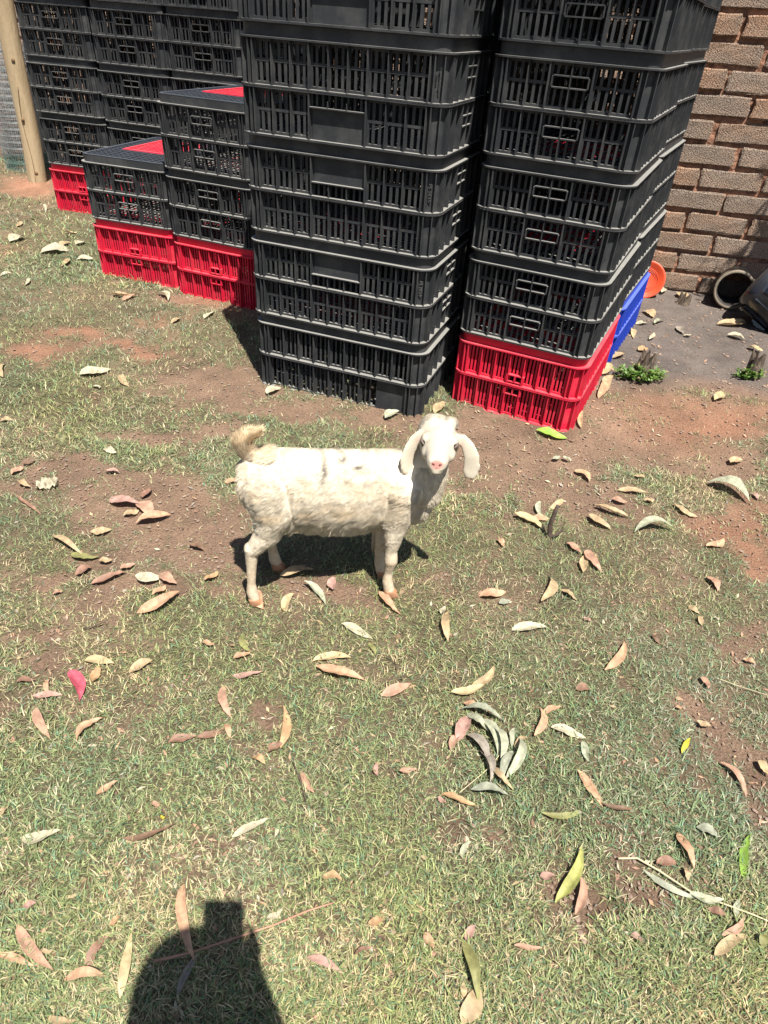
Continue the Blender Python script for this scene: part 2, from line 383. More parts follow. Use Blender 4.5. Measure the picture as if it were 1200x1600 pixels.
def corner_panels(m, z0, z1):
    n = 6
    for q, (sx, sy) in enumerate(((1, 1), (-1, 1), (-1, -1), (1, -1))):
        cx, cy = sx * (SX - RR), sy * (SY - RR)
        A = (sx * (SX - CS) , sy * SY); B = (sx * SX, sy * (SY - CL))
        arc = []
        for i in range(n + 1):
            t = math.pi / 2 * i / n; arc.append(((cx + sx * RR * math.sin(t), cy + sy * RR * math.cos(t)), (sx * math.sin(t), sy * math.cos(t))))
        P = [A] + [p for p, _ in arc] + [B]; Nn = [(0, sy)] + [q for _, q in arc] + [(sx, 0)]
        m.strip(P, Nn, .0185, .0225, z0, z1)
        for t in (14, 52, 84):
            a = math.radians(t); nx_, ny_ = sx * math.sin(a), sy * math.cos(a); px, py = cx + sx * RR * math.sin(a), cy + sy * RR * math.cos(a)
            tx, ty = -ny_ * .0017, nx_ * .0017
            vs = [(px - nx_ * d + e * tx, py - ny_ * d + e * ty, z) for z in (z0, z1) for d in (.002, .0185) for e in (-1, 1)]
            m.add(vs, [(0, 2, 3, 1), (4, 5, 7, 6), (0, 1, 5, 4), (2, 6, 7, 3), (0, 4, 6, 2), (1, 3, 7, 5)])
def tray_mesh(style, top, mt):
    """one moulded half of a crate: floor flange, four lattice sides, solid rounded corners"""
    m = MB(); z0, z1 = (ZM + .0058, ZL - .0055) if top else (.007, ZM - .0045)
    P, Nn = LOOP
    if top:
        m.strip(P, Nn, 0, .026, ZM + .0008, ZM + .0058, True); m.strip(P, Nn, -.001, .026, ZL - .0055, ZL, True)
        m.strip(P, Nn, .0165, .0205, ZL + .0002, HU - .004, True)
    else:
        m.strip(P, Nn, .0005, .028, 0, .007, True); m.strip(P, Nn, 0, .026, ZM - .0045, ZM - .0008, True)
    corner_panels(m, z0, z1)
    for k, half, cc in (('front', SX, CS), ('back', SX, CS), ('right', SY, CL), ('left', SY, CL)):
        M = facemap(k); w0 = half - cc; sec = 2 * w0 / 3; long_ = half > .35
        h = z1 - z0
        if style in ('plain', 'panel'):
            for e in (-w0, -w0 + sec, w0 - sec, w0): bigfin(m, M, e, z0, z1)
            n = 9 if long_ else 6
            sw = .0095 if not long_ else .0108; lattice(m, M, -w0, -w0 + sec, n, z0, z1, slatw=sw); lattice(m, M, w0 - sec, w0, n, z0, z1, slatw=sw)
            if long_:
                if style == 'panel':
                    if top:
                        zb = z0 + h * .33; m.box(-w0 + sec + .009, w0 - sec - .009, .018, .023, zb, z1, M); m.box(-w0 + sec + .003, w0 - sec - .003, .0015, .018, zb, zb + .004, M)
                        for i in range(1, 9):
                            a = -w0 + sec + sec * i / 9; m.box(a - .004, a + .004, .021, .0255, z0, zb, M)
                            if i % 3 == 0: m.box(a - .0017, a + .0017, .004, .021, z0, zb, M)
                    else:
                        zb = z0 + h * .72; m.box(-w0 + sec + .009, w0 - sec - .009, .018, .023, z0, zb, M); m.box(-w0 + sec + .003, w0 - sec - .003, .0015, .018, zb - .004, zb, M)
                        for i in range(1, 9):
                            a = -w0 + sec + sec * i / 9; m.box(a - .004, a + .004, .021, .0255, zb, z1, M)
                            if i % 3 == 0: m.box(a - .0017, a + .0017, .004, .021, zb, zb + .02, M)
                else: lattice(m, M, -w0 + sec, w0 - sec, 9, z0, z1)
            else:
                zc = z0 + h * .60; a0, a1 = -w0 + sec, w0 - sec
                for i in range(1, 6):
                    a = a0 + (a1 - a0) * i / 6; m.box(a - .0042, a + .0042, .021, .0255, z0, zc - .020, M); m.box(a - .0042, a + .0042, .021, .0255, zc + .020, z1, M)
                m.box(a0, a1, .0195, .027, z0, z0 + .009, M); m.box(a0, a1, .0195, .027, z1 - .009, z1, M)
                m.box(-.0018, .0018, .003, .0255, z0, z1, M)
        elif style == 'grouped':                                   # wide slats in pairs, fin on each
            for e in (-w0, w0): bigfin(m, M, e, z0, z1)
            n = 9 if long_ else 6; p = 2 * w0 / n
            for i in range(n):
                a = -w0 + i * p
                if long_ and not top and i in ((7,)):
                    m.box(a + .006, a + 2 * p - .006, .018, .023, z0, z1, M); continue
                if long_ and not top and i == 8: continue
                if i: m.box(a - .0017, a + .0017, .003, .021, z0, z1, M); m.box(a - .011, a + .011, .021, .0255, z0, z1, M)
                for q in (.38, .68): m.box(a + p * q - .0035, a + p * q + .0035, .021, .0255, z0, z1, M)
            m.box(-w0, w0, .0195, .027, z0, z0 + .009, M); m.box(-w0, w0, .0195, .027, z1 - .009, z1, M)
        else:                                                      # 'ribbed': pairs of ribs, small square hand holes by the ridge
            for e in (-w0, w0): bigfin(m, M, e, z0, z1)
            n = 11 if long_ else 7; p = 2 * w0 / n
            for i in range(n + 1):
                a = -w0 + i * p
                if 0 < i < n: m.box(a - .0017, a + .0017, .003, .021, z0, z1, M); m.box(a - .0075, a + .0075, .021, .0255, z0, z1, M)
                if i < n:
                    mid = (not long_) and i == n // 2
                    for q in (.30, .55, .78): m.box(a + p * q - .0042, a + p * q + .0042, .021, .0255, z0 + (.040 if mid and top else 0), z1 - (.040 if mid and not top else 0), M)
            m.box(-w0, w0, .0195, .027, z0, z0 + .009, M); m.box(-w0, w0, .0195, .027, z1 - .009, z1, M)
    if not top:
        for i in range(15):                                        # open floor
            x = -SX + .04 + i * (2 * SX - .08) / 14; m.box(x - .005, x + .005, -SY + .03, SY - .03, .0065, .011)
        for i in range(5):
            y = -SY + .08 + i * (2 * SY - .16) / 4; m.box(-SX + .03, SX - .03, y - .006, y + .006, .0115, .016)
    return m.mesh('tray', mt)
def handle_mesh(style, top, k, mt):
    m = MB(); M = facemap(k); z0, z1 = (ZM + .0058, ZL - .0055) if top else (.007, ZM - .0045); h = z1 - z0
    if style in ('plain', 'panel'):
        zc = z0 + h * .60; W, Hh, t = .060, .019, .0042
        m.box(-W, W, .003, .0245, zc + Hh - t, zc + Hh, M); m.box(-W, W, .003, .0245, zc - Hh, zc - Hh + t, M)
        m.box(-W - t, -W, .003, .0245, zc - Hh + .004, zc + Hh - .004, M); m.box(W, W + t, .003, .0245, zc - Hh + .004, zc + Hh - .004, M)
    else:
        zc = z0 + .024 if top else z1 - .024; W, Hh, t = .034, .017, .004
        for s in (-1, 1):
            m.box(s * W * .55 - W * .5, s * W * .55 + W * .5, .006, .024, zc + Hh - t, zc + Hh, M); m.box(s * W * .55 - W * .5, s * W * .55 + W * .5, .006, .024, zc - Hh, zc - Hh + t, M)
        for a in (-W * 1.08, 0, W * 1.08): m.box(a - .003, a + .003, .005, .024, zc - Hh + .001, zc + Hh - .001, M)
    return m.mesh('handle', mt)
DX0, DX1, DY0, DY1 = -.17, .16, -.14, .27                          # door in the lid (local)
def lid_mesh(mt):
    m = MB(); P, Nn = LOOP; m.strip(P, Nn, .0160, .034, HU - .004, HU - .0005, True)
    m.strip(P, Nn, .030, .033, HU - .014, HU - .0042, True)
    n = 14
    zt, zb = HU - .004, HU - .013
    for i in range(n + 1):
        x = -SX + .033 + i * (2 * SX - .066) / n
        segs = [(-SY + .034, SY - .034)] if not (DX0 < x < DX1) else [(-SY + .034, DY0), (DY1, SY - .034)]
        for a, b in segs: m.box(x - .0028, x + .0028, a, b, zb, zt)
    n = 19
    for i in range(n + 1):
        y = -SY + .034 + i * (2 * SY - .068) / n
        segs = [(-SX + .034, SX - .034)] if not (DY0 < y < DY1) else [(-SX + .034, DX0), (DX1, SX - .034)]
        for a, b in segs: m.box(a, b, y - .0042, y + .0042, zb + .002, zt + .0012)
    for a, b, c, d in ((DX0 - .012, DX0, DY0, DY1), (DX1, DX1 + .012, DY0, DY1), (DX0 - .012, DX1 + .012, DY0 - .012, DY0), (DX0 - .012, DX1 + .012, DY1, DY1 + .012)): m.box(a, b, c, d, zb - .002, zt + .0025)
    return m.mesh('lid', mt)
def door_mesh(mt):
    m = MB(); zb, zt = HU - .016, HU - .003; g = .003
    for a, b, c, d in ((DX0 + g, DX0 + .018, DY0 + g, DY1 - g), (DX1 - .018, DX1 - g, DY0 + g, DY1 - g), (DX0 + .018, DX1 - .018, DY0 + g, DY0 + .018), (DX0 + .018, DX1 - .018, DY1 - .018, DY1 - g)): m.box(a, b, c, d, zb, zt + .006)
    for i in range(1, 9):
        x = DX0 + (DX1 - DX0) * i / 9; m.box(x - .003, x + .003, DY0 + .018, DY1 - .018, zb, zt)
    for i in range(1, 11):
        y = DY0 + (DY1 - DY0) * i / 11; m.box(DX0 + .018, DX1 - .018, y - .005, y + .005, zb + .002, zt + .003)
    return m.mesh('lid_door', mt)
def plastic(name, c, dust_hilite, rough, dust=.35):
    m = bpy.data.materials.new(name); m.use_nodes = True; N = m.node_tree.nodes; K = m.node_tree.links
    b = N['Principled BSDF']; b.inputs['Roughness'].default_value = rough; b.inputs['Specular IOR Level'].default_value = .13
    tc = N.new('ShaderNodeTexCoord'); n = N.new('ShaderNodeTexNoise'); n.inputs['Scale'].default_value = 9; n.inputs['Detail'].default_value = 7; n.inputs['Roughness'].default_value = .68
    oi = N.new('ShaderNodeObjectInfo'); ad = N.new('ShaderNodeVectorMath'); ad.operation = 'MULTIPLY_ADD'; ad.inputs[1].default_value = (7, 7, 7)
    cb = N.new('ShaderNodeCombineXYZ')
    for i in range(3): K.new(oi.outputs['Random'], cb.inputs[i])
    K.new(cb.outputs[0], ad.inputs[0]); K.new(tc.outputs['Object'], ad.inputs[2]); K.new(ad.outputs[0], n.inputs['Vector'])
    ge = N.new('ShaderNodeNewGeometry'); sx = N.new('ShaderNodeSeparateXYZ'); K.new(ge.outputs['True Normal'], sx.inputs[0])
    mr = N.new('ShaderNodeMapRange'); mr.inputs[1].default_value = .3; mr.inputs[2].default_value = .9; mr.inputs[3].default_value = .0; mr.inputs[4].default_value = 1.0; K.new(sx.outputs[2], mr.inputs[0])  # upward faces lightened: settled dust, plus highlight lines put into the colour
    r = N.new('ShaderNodeValToRGB'); r.color_ramp.elements[0].position = .45; r.color_ramp.elements[1].position = .75; K.new(n.outputs[0], r.inputs[0])
    r.color_ramp.elements[0].color = (0, 0, 0, 1); r.color_ramp.elements[1].color = (dust, dust, dust, 1)
    a = N.new('ShaderNodeMath'); a.operation = 'MULTIPLY_ADD'; K.new(mr.outputs[0], a.inputs[0]); a.inputs[1].default_value = .48 if dust < .13 else (.22 if dust > .21 else .5); K.new(r.outputs[0], a.inputs[2]); a.use_clamp = True
    mx = N.new('ShaderNodeMix'); mx.data_type = 'RGBA'; K.new(a.outputs[0], mx.inputs[0]); mx.inputs[6].default_value = (*c, 1); mx.inputs[7].default_value = (*dust_hilite, 1)
    K.new(mx.outputs[2], b.inputs['Base Color'])
    rr = N.new('ShaderNodeMath'); rr.operation = 'MULTIPLY_ADD'; K.new(a.outputs[0], rr.inputs[0]); rr.inputs[1].default_value = .35; rr.inputs[2].default_value = rough; K.new(rr.outputs[0], b.inputs['Roughness'])
    return m
M_BLK = plastic('black_plastic', (.027, .0285, .031), (.32, .31, .28), .48, .12)
M_RED = plastic('red_plastic', (.49, .016, .042), (.46, .17, .15), .40, .22)
M_BLU = plastic('blue_plastic', (.022, .055, .38), (.13, .16, .34), .38, .08)
M_LID = plastic('worn_black_lid_plastic', (.022, .025, .030), (.075, .083, .10), .42, .2)
CM = {'black': M_BLK, 'red': M_RED, 'blue': M_BLU}
_tray, _hand = {}, {}
def tray_me(style, top, c):
    k = (style, top, c)
    if k not in _tray: _tray[k] = tray_mesh(style, top, CM[c])
    return _tray[k]
def hand_me(style, top, c, f):
    k = (style, top, c, f)
    if k not in _hand: _hand[k] = handle_mesh(style, top, f, CM[c])
    return _hand[k]
LID_ME = {c: lid_mesh(M_LID if c == 'black' else CM[c]) for c in ('black', 'red', 'blue')}; DOOR_ME = door_mesh(M_RED); DOOR_BLK = door_mesh(M_BLK)
def text_mesh(s, size):
    cu = bpy.data.curves.new('marking', 'FONT'); cu.body = s; cu.size = size; cu.extrude = .0009; cu.align_x = 'CENTER'; cu.align_y = 'CENTER'; cu.resolution_u = 1
    o = bpy.data.objects.new('t', cu); C.objects.link(o); dg = bpy.context.evaluated_depsgraph_get(); me = bpy.data.meshes.new_from_object(o.evaluated_get(dg)); bpy.data.objects.remove(o)
    me.name = 'embossed_marking'; me.materials.clear(); me.materials.append(M_BLK); return me
TXT1 = text_mesh('PI-1830', .020); TXT2 = text_mesh('Mpact Versapak\nPlastics', .011)
def crate(stack_c, yaw, level, long_front, color, style, label, group=None, lid=True, jit=1.0, txt=None, flip=False, tilt=(0, 0)):
    """stack_c: near right corner of the stack; yaw: turn of the row; level from 0"""
    r = random.Random(hash((round(stack_c[0], 2), level)) % 9973)
    hs, ht = (SY, SX) if long_front else (SX, SY)
    z = level * HU - .010
    cx = stack_c[0] - hs * math.cos(yaw) + ht * math.sin(yaw) + tilt[0] * z; cy = stack_c[1] + hs * math.sin(yaw) + ht * math.cos(yaw) + tilt[1] * z
    dx, dy, dr = (r.uniform(-.004, .004) * jit, r.uniform(-.004, .004) * jit, r.uniform(-.008, .008) * jit) if level else (0, 0, 0)
    root = empty('poultry_crate', (cx + dx, cy + dy, z), -yaw + dr + (math.pi / 2 if long_front else 0))
    tag(root, label, 'crate', group)
    st = style if isinstance(style, tuple) else (style, style)
    for top in (False, True):
        s_ = st[1] if top else st[0]
        t = obj('upper_tray' if top else 'lower_tray', tray_me(s_, top, color), root)
        for f in ('front', 'back'):
            if s_ in ('plain', 'panel', 'ribbed'): obj('handle', hand_me(s_, top, color, f), t)
    if lid:
        l = obj('lid', LID_ME[color], root); obj('lid_door', DOOR_ME if color == 'black' else DOOR_BLK, l)
    if txt:
        # raised lettering on the solid corner panel nearest the camera, reading downwards
        me = txt; o = bpy.data.objects.new('embossed_marking', me); link(o, root)
        if long_front: a = -(SY - CL * .62); o.matrix_local = Matrix.Translation((-SX + .0178, a, txt_z)) @ Matrix(((0, 0, -1, 0), (0, -1, 0, 0), (-1, 0, 0, 0), (0, 0, 0, 1)))
    return root
txt_z = ZM + .070
order = ['bottom', 'second', 'third', 'fourth', 'fifth', 'sixth']
def stack(c, yaw, n, long_front, spec, where, group, tilt=(0, 0)):
    for i in range(n):
        col, sty, desc = spec[i] if i < len(spec) else spec[-1]
        lb = f"{col} {desc}, {order[i]} from ground in {where}"
        if i == 0: lb = f"{col} {desc} bottom of {where}"
        crate(c, yaw, i, long_front, col, sty, lb, group, tilt=tilt)
SC = .94
Fc = (.1292 * SC, 2.7382 * SC); Fa = .3173; Ft = (-.0142, .0012)
fs = [('grouped', 'grouped'), ('plain', 'panel'), ('plain', 'panel'), ('panel', 'plain'), ('panel', 'plain'), ('plain', 'panel')]
fd = ['slatted crate with blank lower plate', 'crate with blank panel up high', 'crate with panel and raised number',
      'crate with blank panel low down', 'crate cut by picture top', 'crate']
for i in range(6):
    crate(Fc, Fa, i, True, 'black', fs[i], f'black {fd[i]}, {order[i]} from ground, tall stack behind the goat', 'crates in the tall middle stack', txt=[None, TXT1, TXT1, TXT2, None, None][i], tilt=Ft)
F2 = (Fc[0] + .62 * math.sin(Fa), Fc[1] + .62 * math.cos(Fa)); stack(F2, Fa, 6, True, [('black', 'plain', 'crate')], 'stack right behind the middle one', 'crates in the stack behind the middle one')
Gc = (.8327 * SC, 2.7218 * SC); Ga = .4112; Gt = (-.0065, -.0017)
stack(Gc, Ga, 6, False, [('red', 'ribbed', 'ribbed crate')] + [('black', 'plain', 'crate with twin hand holes')] * 5, 'tall stack by brick wall', 'crates in the tall right stack', Gt)
td = (math.sin(Ga), math.cos(Ga)); sd = (-math.cos(Ga), math.sin(Ga))
G2 = (Gc[0] + td[0] * .822 + sd[0] * -.004, Gc[1] + td[1] * .822 + sd[1] * -.004)
stack(G2, Ga + .03, 6, False, [('blue', 'ribbed', 'crate')] + [('black', 'plain', 'crate with twin hand holes')] * 5, 'stack behind the right-hand one', 'crates in the stack behind the right one', (-.03, 0))
G3 = (G2[0] + sd[0] * .61 + td[0] * .25, G2[1] + sd[1] * .61 + td[1] * .25); stack(G3, Ga, 6, False, [('black', 'plain', 'crate')], 'hidden stack between the two tall ones', 'crates in the hidden stack between the tall ones')
Pc = (-1.41 * SC, 4.222 * SC); Pa = .265
stack(Pc, Pa, 2, False, [('red', 'ribbed', 'ribbed crate'), ('black', 'plain', 'crate with red lid door')], 'two-high stack near the post', 'crates in the low left stack')
Qc = (-.843 * SC, 3.937 * SC); Qa = .36
stack(Qc, Qa, 3, False, [('red', 'ribbed', 'ribbed crate half in shade'), ('black', 'plain', 'see-through crate'), ('black', 'plain', 'crate with red lid door')], 'three-high stack', 'crates in the three-high left stack')
for j, (cx, cy, a, nm) in enumerate([(-2.374, 5.771, .235, 'back row stack by the post'), (-1.76, 5.514, .30, 'middle stack of back row'), (-1.187, 5.356, .31, 'right stack of back row')]):
    stack((cx * SC, cy * SC), a, 6, False, [('red', 'ribbed', 'ribbed crate')] + [('black', 'plain', 'crate with hand holes')] * 5, nm, 'crates in ' + nm)

# ---------------------------------------------------------------- wooden post and rolled wire
pb = gp(60, 291); M_WOOD = mat('pale_pole_wood', (.30, .225, .135), .8, (.39, .30, .19), 6, .004, 30, .2)
def stretch_noise(m, sc3):
    for n in m.node_tree.nodes:
        if n.type == 'TEX_NOISE':
            mp = m.node_tree.nodes.new('ShaderNodeMapping'); mp.inputs['Scale'].default_value = sc3
            l = n.inputs['Vector'].links[0]; s = l.from_socket; m.node_tree.links.new(s, mp.inputs[0]); m.node_tree.links.new(mp.outputs[0], n.inputs['Vector'])
stretch_noise(M_WOOD, (4, 4, .5))
root = empty('wooden_post', (pb.x, pb.y, 0)); tag(root, 'round pale wooden post set in a small red soil mound', 'post')
m = MB(); pts, rad = [], []
for i in range(26):
    t = i / 25; z = -.1 + 2.9 * t; pts.append((.075 * z * .6 + .006 * math.sin(z * 5), .01 * math.sin(z * 3), z)); rad.append(.078 - .010 * t + .0006 * math.sin(z * 9))
m.tube(pts, rad, 20); pole = m.build('pole', M_WOOD, root, True)
M_KNOT = mat('dark_knot_wood', (.10, .06, .03), .9, (.2, .12, .06), 40)
for z, a in ((.93, -1.2), (1.36, -1.9), (.52, -1.5), (.12, -1.1)):
    k = MB(); cx = .075 * z * .6 + .006 * math.sin(z * 5); r0 = .0745
    ctr = Vector((cx + r0 * math.cos(a), r0 * math.sin(a), z)); nrm = Vector((math.cos(a), math.sin(a), 0))
    k.tube([ctr - nrm * .006, ctr + nrm * .003, ctr + nrm * .005], [.014, .013, .006], 9); k.build('knot', M_KNOT, root, True)
m = MB(); seg = [(.03 + .045 * z + .012 * math.sin(z * 9) + .005, -.0735 + .002, z) for z in np.linspace(.02, .75, 16)]
m.tube([(a - .02, b - .0015, c) for a, b, c in seg], .0022, 5); m.build('drying_crack', M_KNOT, root)
# standing roll of wire mesh behind the post
M_WIRE = mat('galvanised_wire', (.42, .44, .45), .42, (.30, .33, .33), 30, metal=.6)
M_WIREG = mat('green_coated_wire', (.08, .16, .13), .5, (.16, .2, .18), 30)
wp_ = gp(33, 268) + Vector((0, .16, 0)); root = empty('wire_mesh_roll', (wp_.x, wp_.y, 0)); tag(root, 'standing roll of grey square wire mesh behind the wooden post', 'wire mesh roll')
for nm, z0, z1, mt in (('wire_mesh', .14, .98, M_WIRE), ('green_wire_mesh', .0, .14, M_WIREG)):
    m = MB()
    for turn, R in enumerate((.20, .185, .165, .14)):
        nn = int(36 * R / .2)
        for i in range(nn):
            a = 2 * math.pi * i / nn + turn * .4; r_ = R + .005 * math.sin(a * 3 + turn)
            m.tube([(r_ * math.cos(a), r_ * math.sin(a), z0), (r_ * math.cos(a) , r_ * math.sin(a), z1)], .0019, 3, False)
        nz_ = max(2, int((z1 - z0) / .052))
        for j in range(nz_ + 1):
            z = z0 + (z1 - z0) * j / nz_ + turn * .007
            m.tube([((R + .005 * math.sin(2 * math.pi * i / 24 * 3)) * math.cos(2 * math.pi * i / 24), R * math.sin(2 * math.pi * i / 24), z) for i in range(25)], .0019, 3, False)
    m.build(nm, mt, root)

# ---------------------------------------------------------------- items by the right wall
def lathe(name, prof, mt, parent=None, n=40, M=Matrix(), smooth=True):
    m = MB(); k = 0
    for r, z in prof:
        for i in range(n):
            a = 2 * math.pi * i / n; m.v.append(tuple(M @ Vector((r * math.cos(a), r * math.sin(a), z))))
    for j in range(len(prof) - 1):
        for i in range(n):
            i2 = (i + 1) % n; m.f.append((j * n + i, j * n + i2, (j + 1) * n + i2, (j + 1) * n + i))
    return m.build(name, mt, parent, smooth)
M_ORG = mat('orange_plastic', (.50, .062, .022), .4, (.45, .055, .02), 12)
dp = gp(1016, 463); root = empty('feeder_dish', (dp.x - .055, dp.y + .01, .0)); tag(root, 'orange round plastic dish leaning on the brick wall behind the blue crate', 'dish')
tl = Matrix.Translation((0, .0, .105)) @ Matrix.Rotation(math.radians(-16), 4, 'Z') @ Matrix.Rotation(math.radians(68), 4, 'X') @ Matrix.Scale(.9, 4)
lathe('bowl', [(.001, -.022), (.075, -.022), (.085, -.018), (.118, .004), (.130, .008), (.133, .004), (.130, .0), (.118, -.002), (.088, -.028), (.001, -.030)], M_ORG, root, M=tl)
for r_, z_ in ((.060, -.020), (.070, -.0198), (.082, -.014)): lathe('ring', [(r_ - .002, z_), (r_, z_ + .003), (r_ + .002, z_)], M_ORG, root, M=tl)
M_CLAY = mat('cream_clay', (.20, .165, .12), .8, (.13, .105, .08), 14, .002, 60)
M_DARKIN = mat('dark_pipe_inside', (.028, .024, .022), .9, (.05, .042, .036), 20)  # the inside of the pipe has its own darker colour
cpz = gp(1150, 487); root = empty('clay_pipe', (cpz.x - .01, cpz.y + .13, .118), 0); tag(root, 'cream rimmed clay pipe lying open end forward at the foot of the wall', 'pipe')
tl = Matrix.Rotation(math.radians(-22), 4, 'Z') @ Matrix.Rotation(math.radians(84), 4, 'X')
lathe('pipe', [(.108, -.24), (.108, .08), (.118, .085), (.120, .12), (.112, .125), (.104, .122)], M_CLAY, root, M=tl)
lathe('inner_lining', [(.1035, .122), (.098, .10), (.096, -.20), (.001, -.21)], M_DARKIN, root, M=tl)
# black drinker lying on its side at the right edge
M_GLB = mat('glossy_black_plastic', (.008, .009, .011), .12, (.03, .033, .04), 6, .0006, 14, .6)
M_CLR = mat('smoky_rim_plastic', (.12, .115, .105), .2, (.2, .19, .17), 8, spec=.6)
bk = gp(1196, 520); root = empty('black_drum', (bk.x + .035, bk.y + .10, .01)); tag(root, 'glossy black plastic drum with latch and smoky rim at the right edge by the wall', 'drum')
tl = Matrix.Translation((.03, 0, .155)) @ Matrix.Rotation(math.radians(-28), 4, 'Z') @ Matrix.Rotation(math.radians(-62), 4, 'Y')
lathe('body', [(.001, .20), (.10, .198), (.135, .18), (.150, .14), (.155, .02), (.165, -.06), (.168, -.10), (.150, -.105), (.001, -.10)][::-1], M_GLB, root, 36, tl)
lathe('rim', [(.168, -.115), (.182, -.108), (.186, -.095), (.182, -.080), (.168, -.075)][::-1], M_CLR, root, 40, tl)
for k in range(10):
    a = math.radians(36 * k); m = MB(); MM = tl @ Matrix.Rotation(a, 4, 'Z')
    m.box(.150, .166, -.010, .010, -.05, .13, lambda x, y, z: tuple(MM @ Vector((x, y, z)))); m.build('rib', M_GLB, root)
for a in (150, 195):
    m = MB(); MM = tl @ Matrix.Rotation(math.radians(a), 4, 'Z')
    m.box(.165, .178, -.026, .026, -.06, .035, lambda x, y, z: tuple(MM @ Vector((x, y, z)))); m.box(.178, .186, -.010, .010, -.045, .015, lambda x, y, z: tuple(MM @ Vector((x, y, z)))); m.build('latch', M_GLB, root)

# weeds and stumps in the trodden ground
M_BARK = mat('weathered_stump_wood', (.035, .025, .018), .95, (.12, .09, .065), 30, .006, 60)
stretch_noise(M_BARK, (3, 3, .6))
M_WEED = mat('weed_leaf_green', (.06, .13, .02), .5, (.12, .20, .035), 18, trans=.3); M_WEEDD = mat('dry_weed_leaf', (.19, .15, .06), .8, (.2, .15, .08), 20, trans=.2)
def stump(u, v, r0, hgt, lean, label, nleaf, spread, loff=(0, 0)):
    p = gp(u, v); root = empty('tree_stump', (p.x, p.y, gz(p.x, p.y) - .004)); tag(root, label, 'stump')
    m = MB(); n = 14
    rings = 6
    for j in range(rings + 1):
        t = j / rings
        for i in range(n):
            a = 2 * math.pi * i / n; rr = r0 * (1.25 - .35 * t + .13 * math.sin(3 * a + 1) + .09 * math.sin(7 * a + j * .4)); jag = (.03 * math.sin(5 * a) + .02 * math.sin(9 * a + 2)) * (t ** 3)
            m.v.append((rr * math.cos(a) + lean[0] * t, rr * math.sin(a) + lean[1] * t, -.01 + (hgt + jag) * t))
    for j in range(rings):
        for i in range(n):
            i2 = (i + 1) % n; m.f.append((j * n + i, j * n + i2, (j + 1) * n + i2, (j + 1) * n + i))
    k = len(m.v); m.v.append((lean[0], lean[1], hgt * .82))
    for i in range(n): m.f.append((rings * n + i, rings * n + (i + 1) % n, k))
    m.build('stump_wood', M_BARK, root)
    if nleaf:
        wroot = empty('weed', (p.x + loff[0], p.y + loff[1], gz(p.x, p.y))); tag(wroot, 'bright green low weed sprouting round ' + ('the split stump right of the red crate' if u < 1100 else 'the upright stump at the right edge'), 'weed')
        r = random.Random(int(u)); lf = MB(); st = MB(); dr = MB()
        for s_ in range(nleaf):
            a = r.uniform(0, 2 * math.pi); d = spread * math.sqrt(r.random()); h1 = r.uniform(.02, .075) * (1 - .4 * d / spread)
            tip = Vector((d * math.cos(a) * 1.35, d * math.sin(a) * .8, h1)); st.tube([(tip.x * .4, tip.y * .4, 0), tuple(tip * .7), tuple(tip)], [.0016, .0012, .0008], 4, False)
            for q in range(6):
                b_ = r.uniform(0, 6.28); L = r.uniform(.012, .024); el = r.uniform(-.2, .8)
                dv = Vector((math.cos(b_) * math.cos(el), math.sin(b_) * math.cos(el), math.sin(el))); sv = dv.cross(Vector((r.uniform(-.4, .4), r.uniform(-.4, .4), 1))).normalized() * L * .32
                o_ = tip * r.uniform(.6, 1.05); tgt = dr if r.random() < .1 else lf
                tgt.add([o_, o_ + dv * L * .45 + sv, o_ + dv * L, o_ + dv * L * .45 - sv], [(0, 1, 2, 3)])
        st.build('stems', M_WEED, wroot); lf.build('foliage', M_WEED, wroot); dr.build('dry_foliage', M_WEEDD, wroot)
stump(1000, 590, .036, .11, (.025, .03), 'split dry stump with ragged top standing in green weeds right of the red crate', 120, .10, (-.01, -.02))
stump(1176, 590, .034, .12, (-.005, .02), 'upright brown stump with a little weed near the right edge', 55, .055, (-.03, -.02))
stump(1066, 476, .035, .055, (.01, .01), 'low grey broken stump at the foot of the wall beside the orange dish', 0, 0)

# ---------------------------------------------------------------- goat
hd = math.radians(11.7); GO = Vector((-.372, 1.384, 0)); gX = Vector((math.cos(hd), math.sin(hd), 0)); gY = Vector((-math.sin(hd), math.cos(hd), 0))
goat = empty('goat', tuple(GO), hd); tag(goat, 'small white kid goat with drooping ears standing side on and facing the camera', 'goat')
def ellipsoid(m, c, r, R=None, nu=20, nv=12):
    k = len(m.v); R = R or Matrix.Identity(3); c = Vector(c)
    for j in range(1, nv):
        t = math.pi * j / nv
        for i in range(nu):
            a = 2 * math.pi * i / nu; m.v.append(tuple(c + R @ Vector((r[0] * math.sin(t) * math.cos(a), r[1] * math.sin(t) * math.sin(a), r[2] * math.cos(t)))))
    t0 = len(m.v); m.v.append(tuple(c + R @ Vector((0, 0, r[2])))); m.v.append(tuple(c - R @ Vector((0, 0, r[2]))))
    for j in range(nv - 2):
        for i in range(nu):
            i2 = (i + 1) % nu; m.f.append((k + j * nu + i, k + (j + 1) * nu + i, k + (j + 1) * nu + i2, k + j * nu + i2))
    for i in range(nu):
        i2 = (i + 1) % nu; m.f.append((t0, k + i, k + i2)); m.f.append((t0 + 1, k + (nv - 2) * nu + i2, k + (nv - 2) * nu + i))
def limb(m, pts, n=14):                                              # pts: (x,y,z,r) with round ends
    P = [Vector(p[:3]) for p in pts]; R = [p[3] for p in pts]; Q, S = [], []
    for i in range(len(P) - 1):
        for s_ in range(6):
            t = s_ / 6; Q.append(P[i].lerp(P[i + 1], t)); S.append(R[i] * (1 - t) + R[i + 1] * t)
    Q.append(P[-1]); S.append(R[-1]); m.tube(Q, S, n); ellipsoid(m, P[0], (R[0],) * 3, nu=14, nv=8); ellipsoid(m, P[-1], (R[-1],) * 3, nu=14, nv=8)
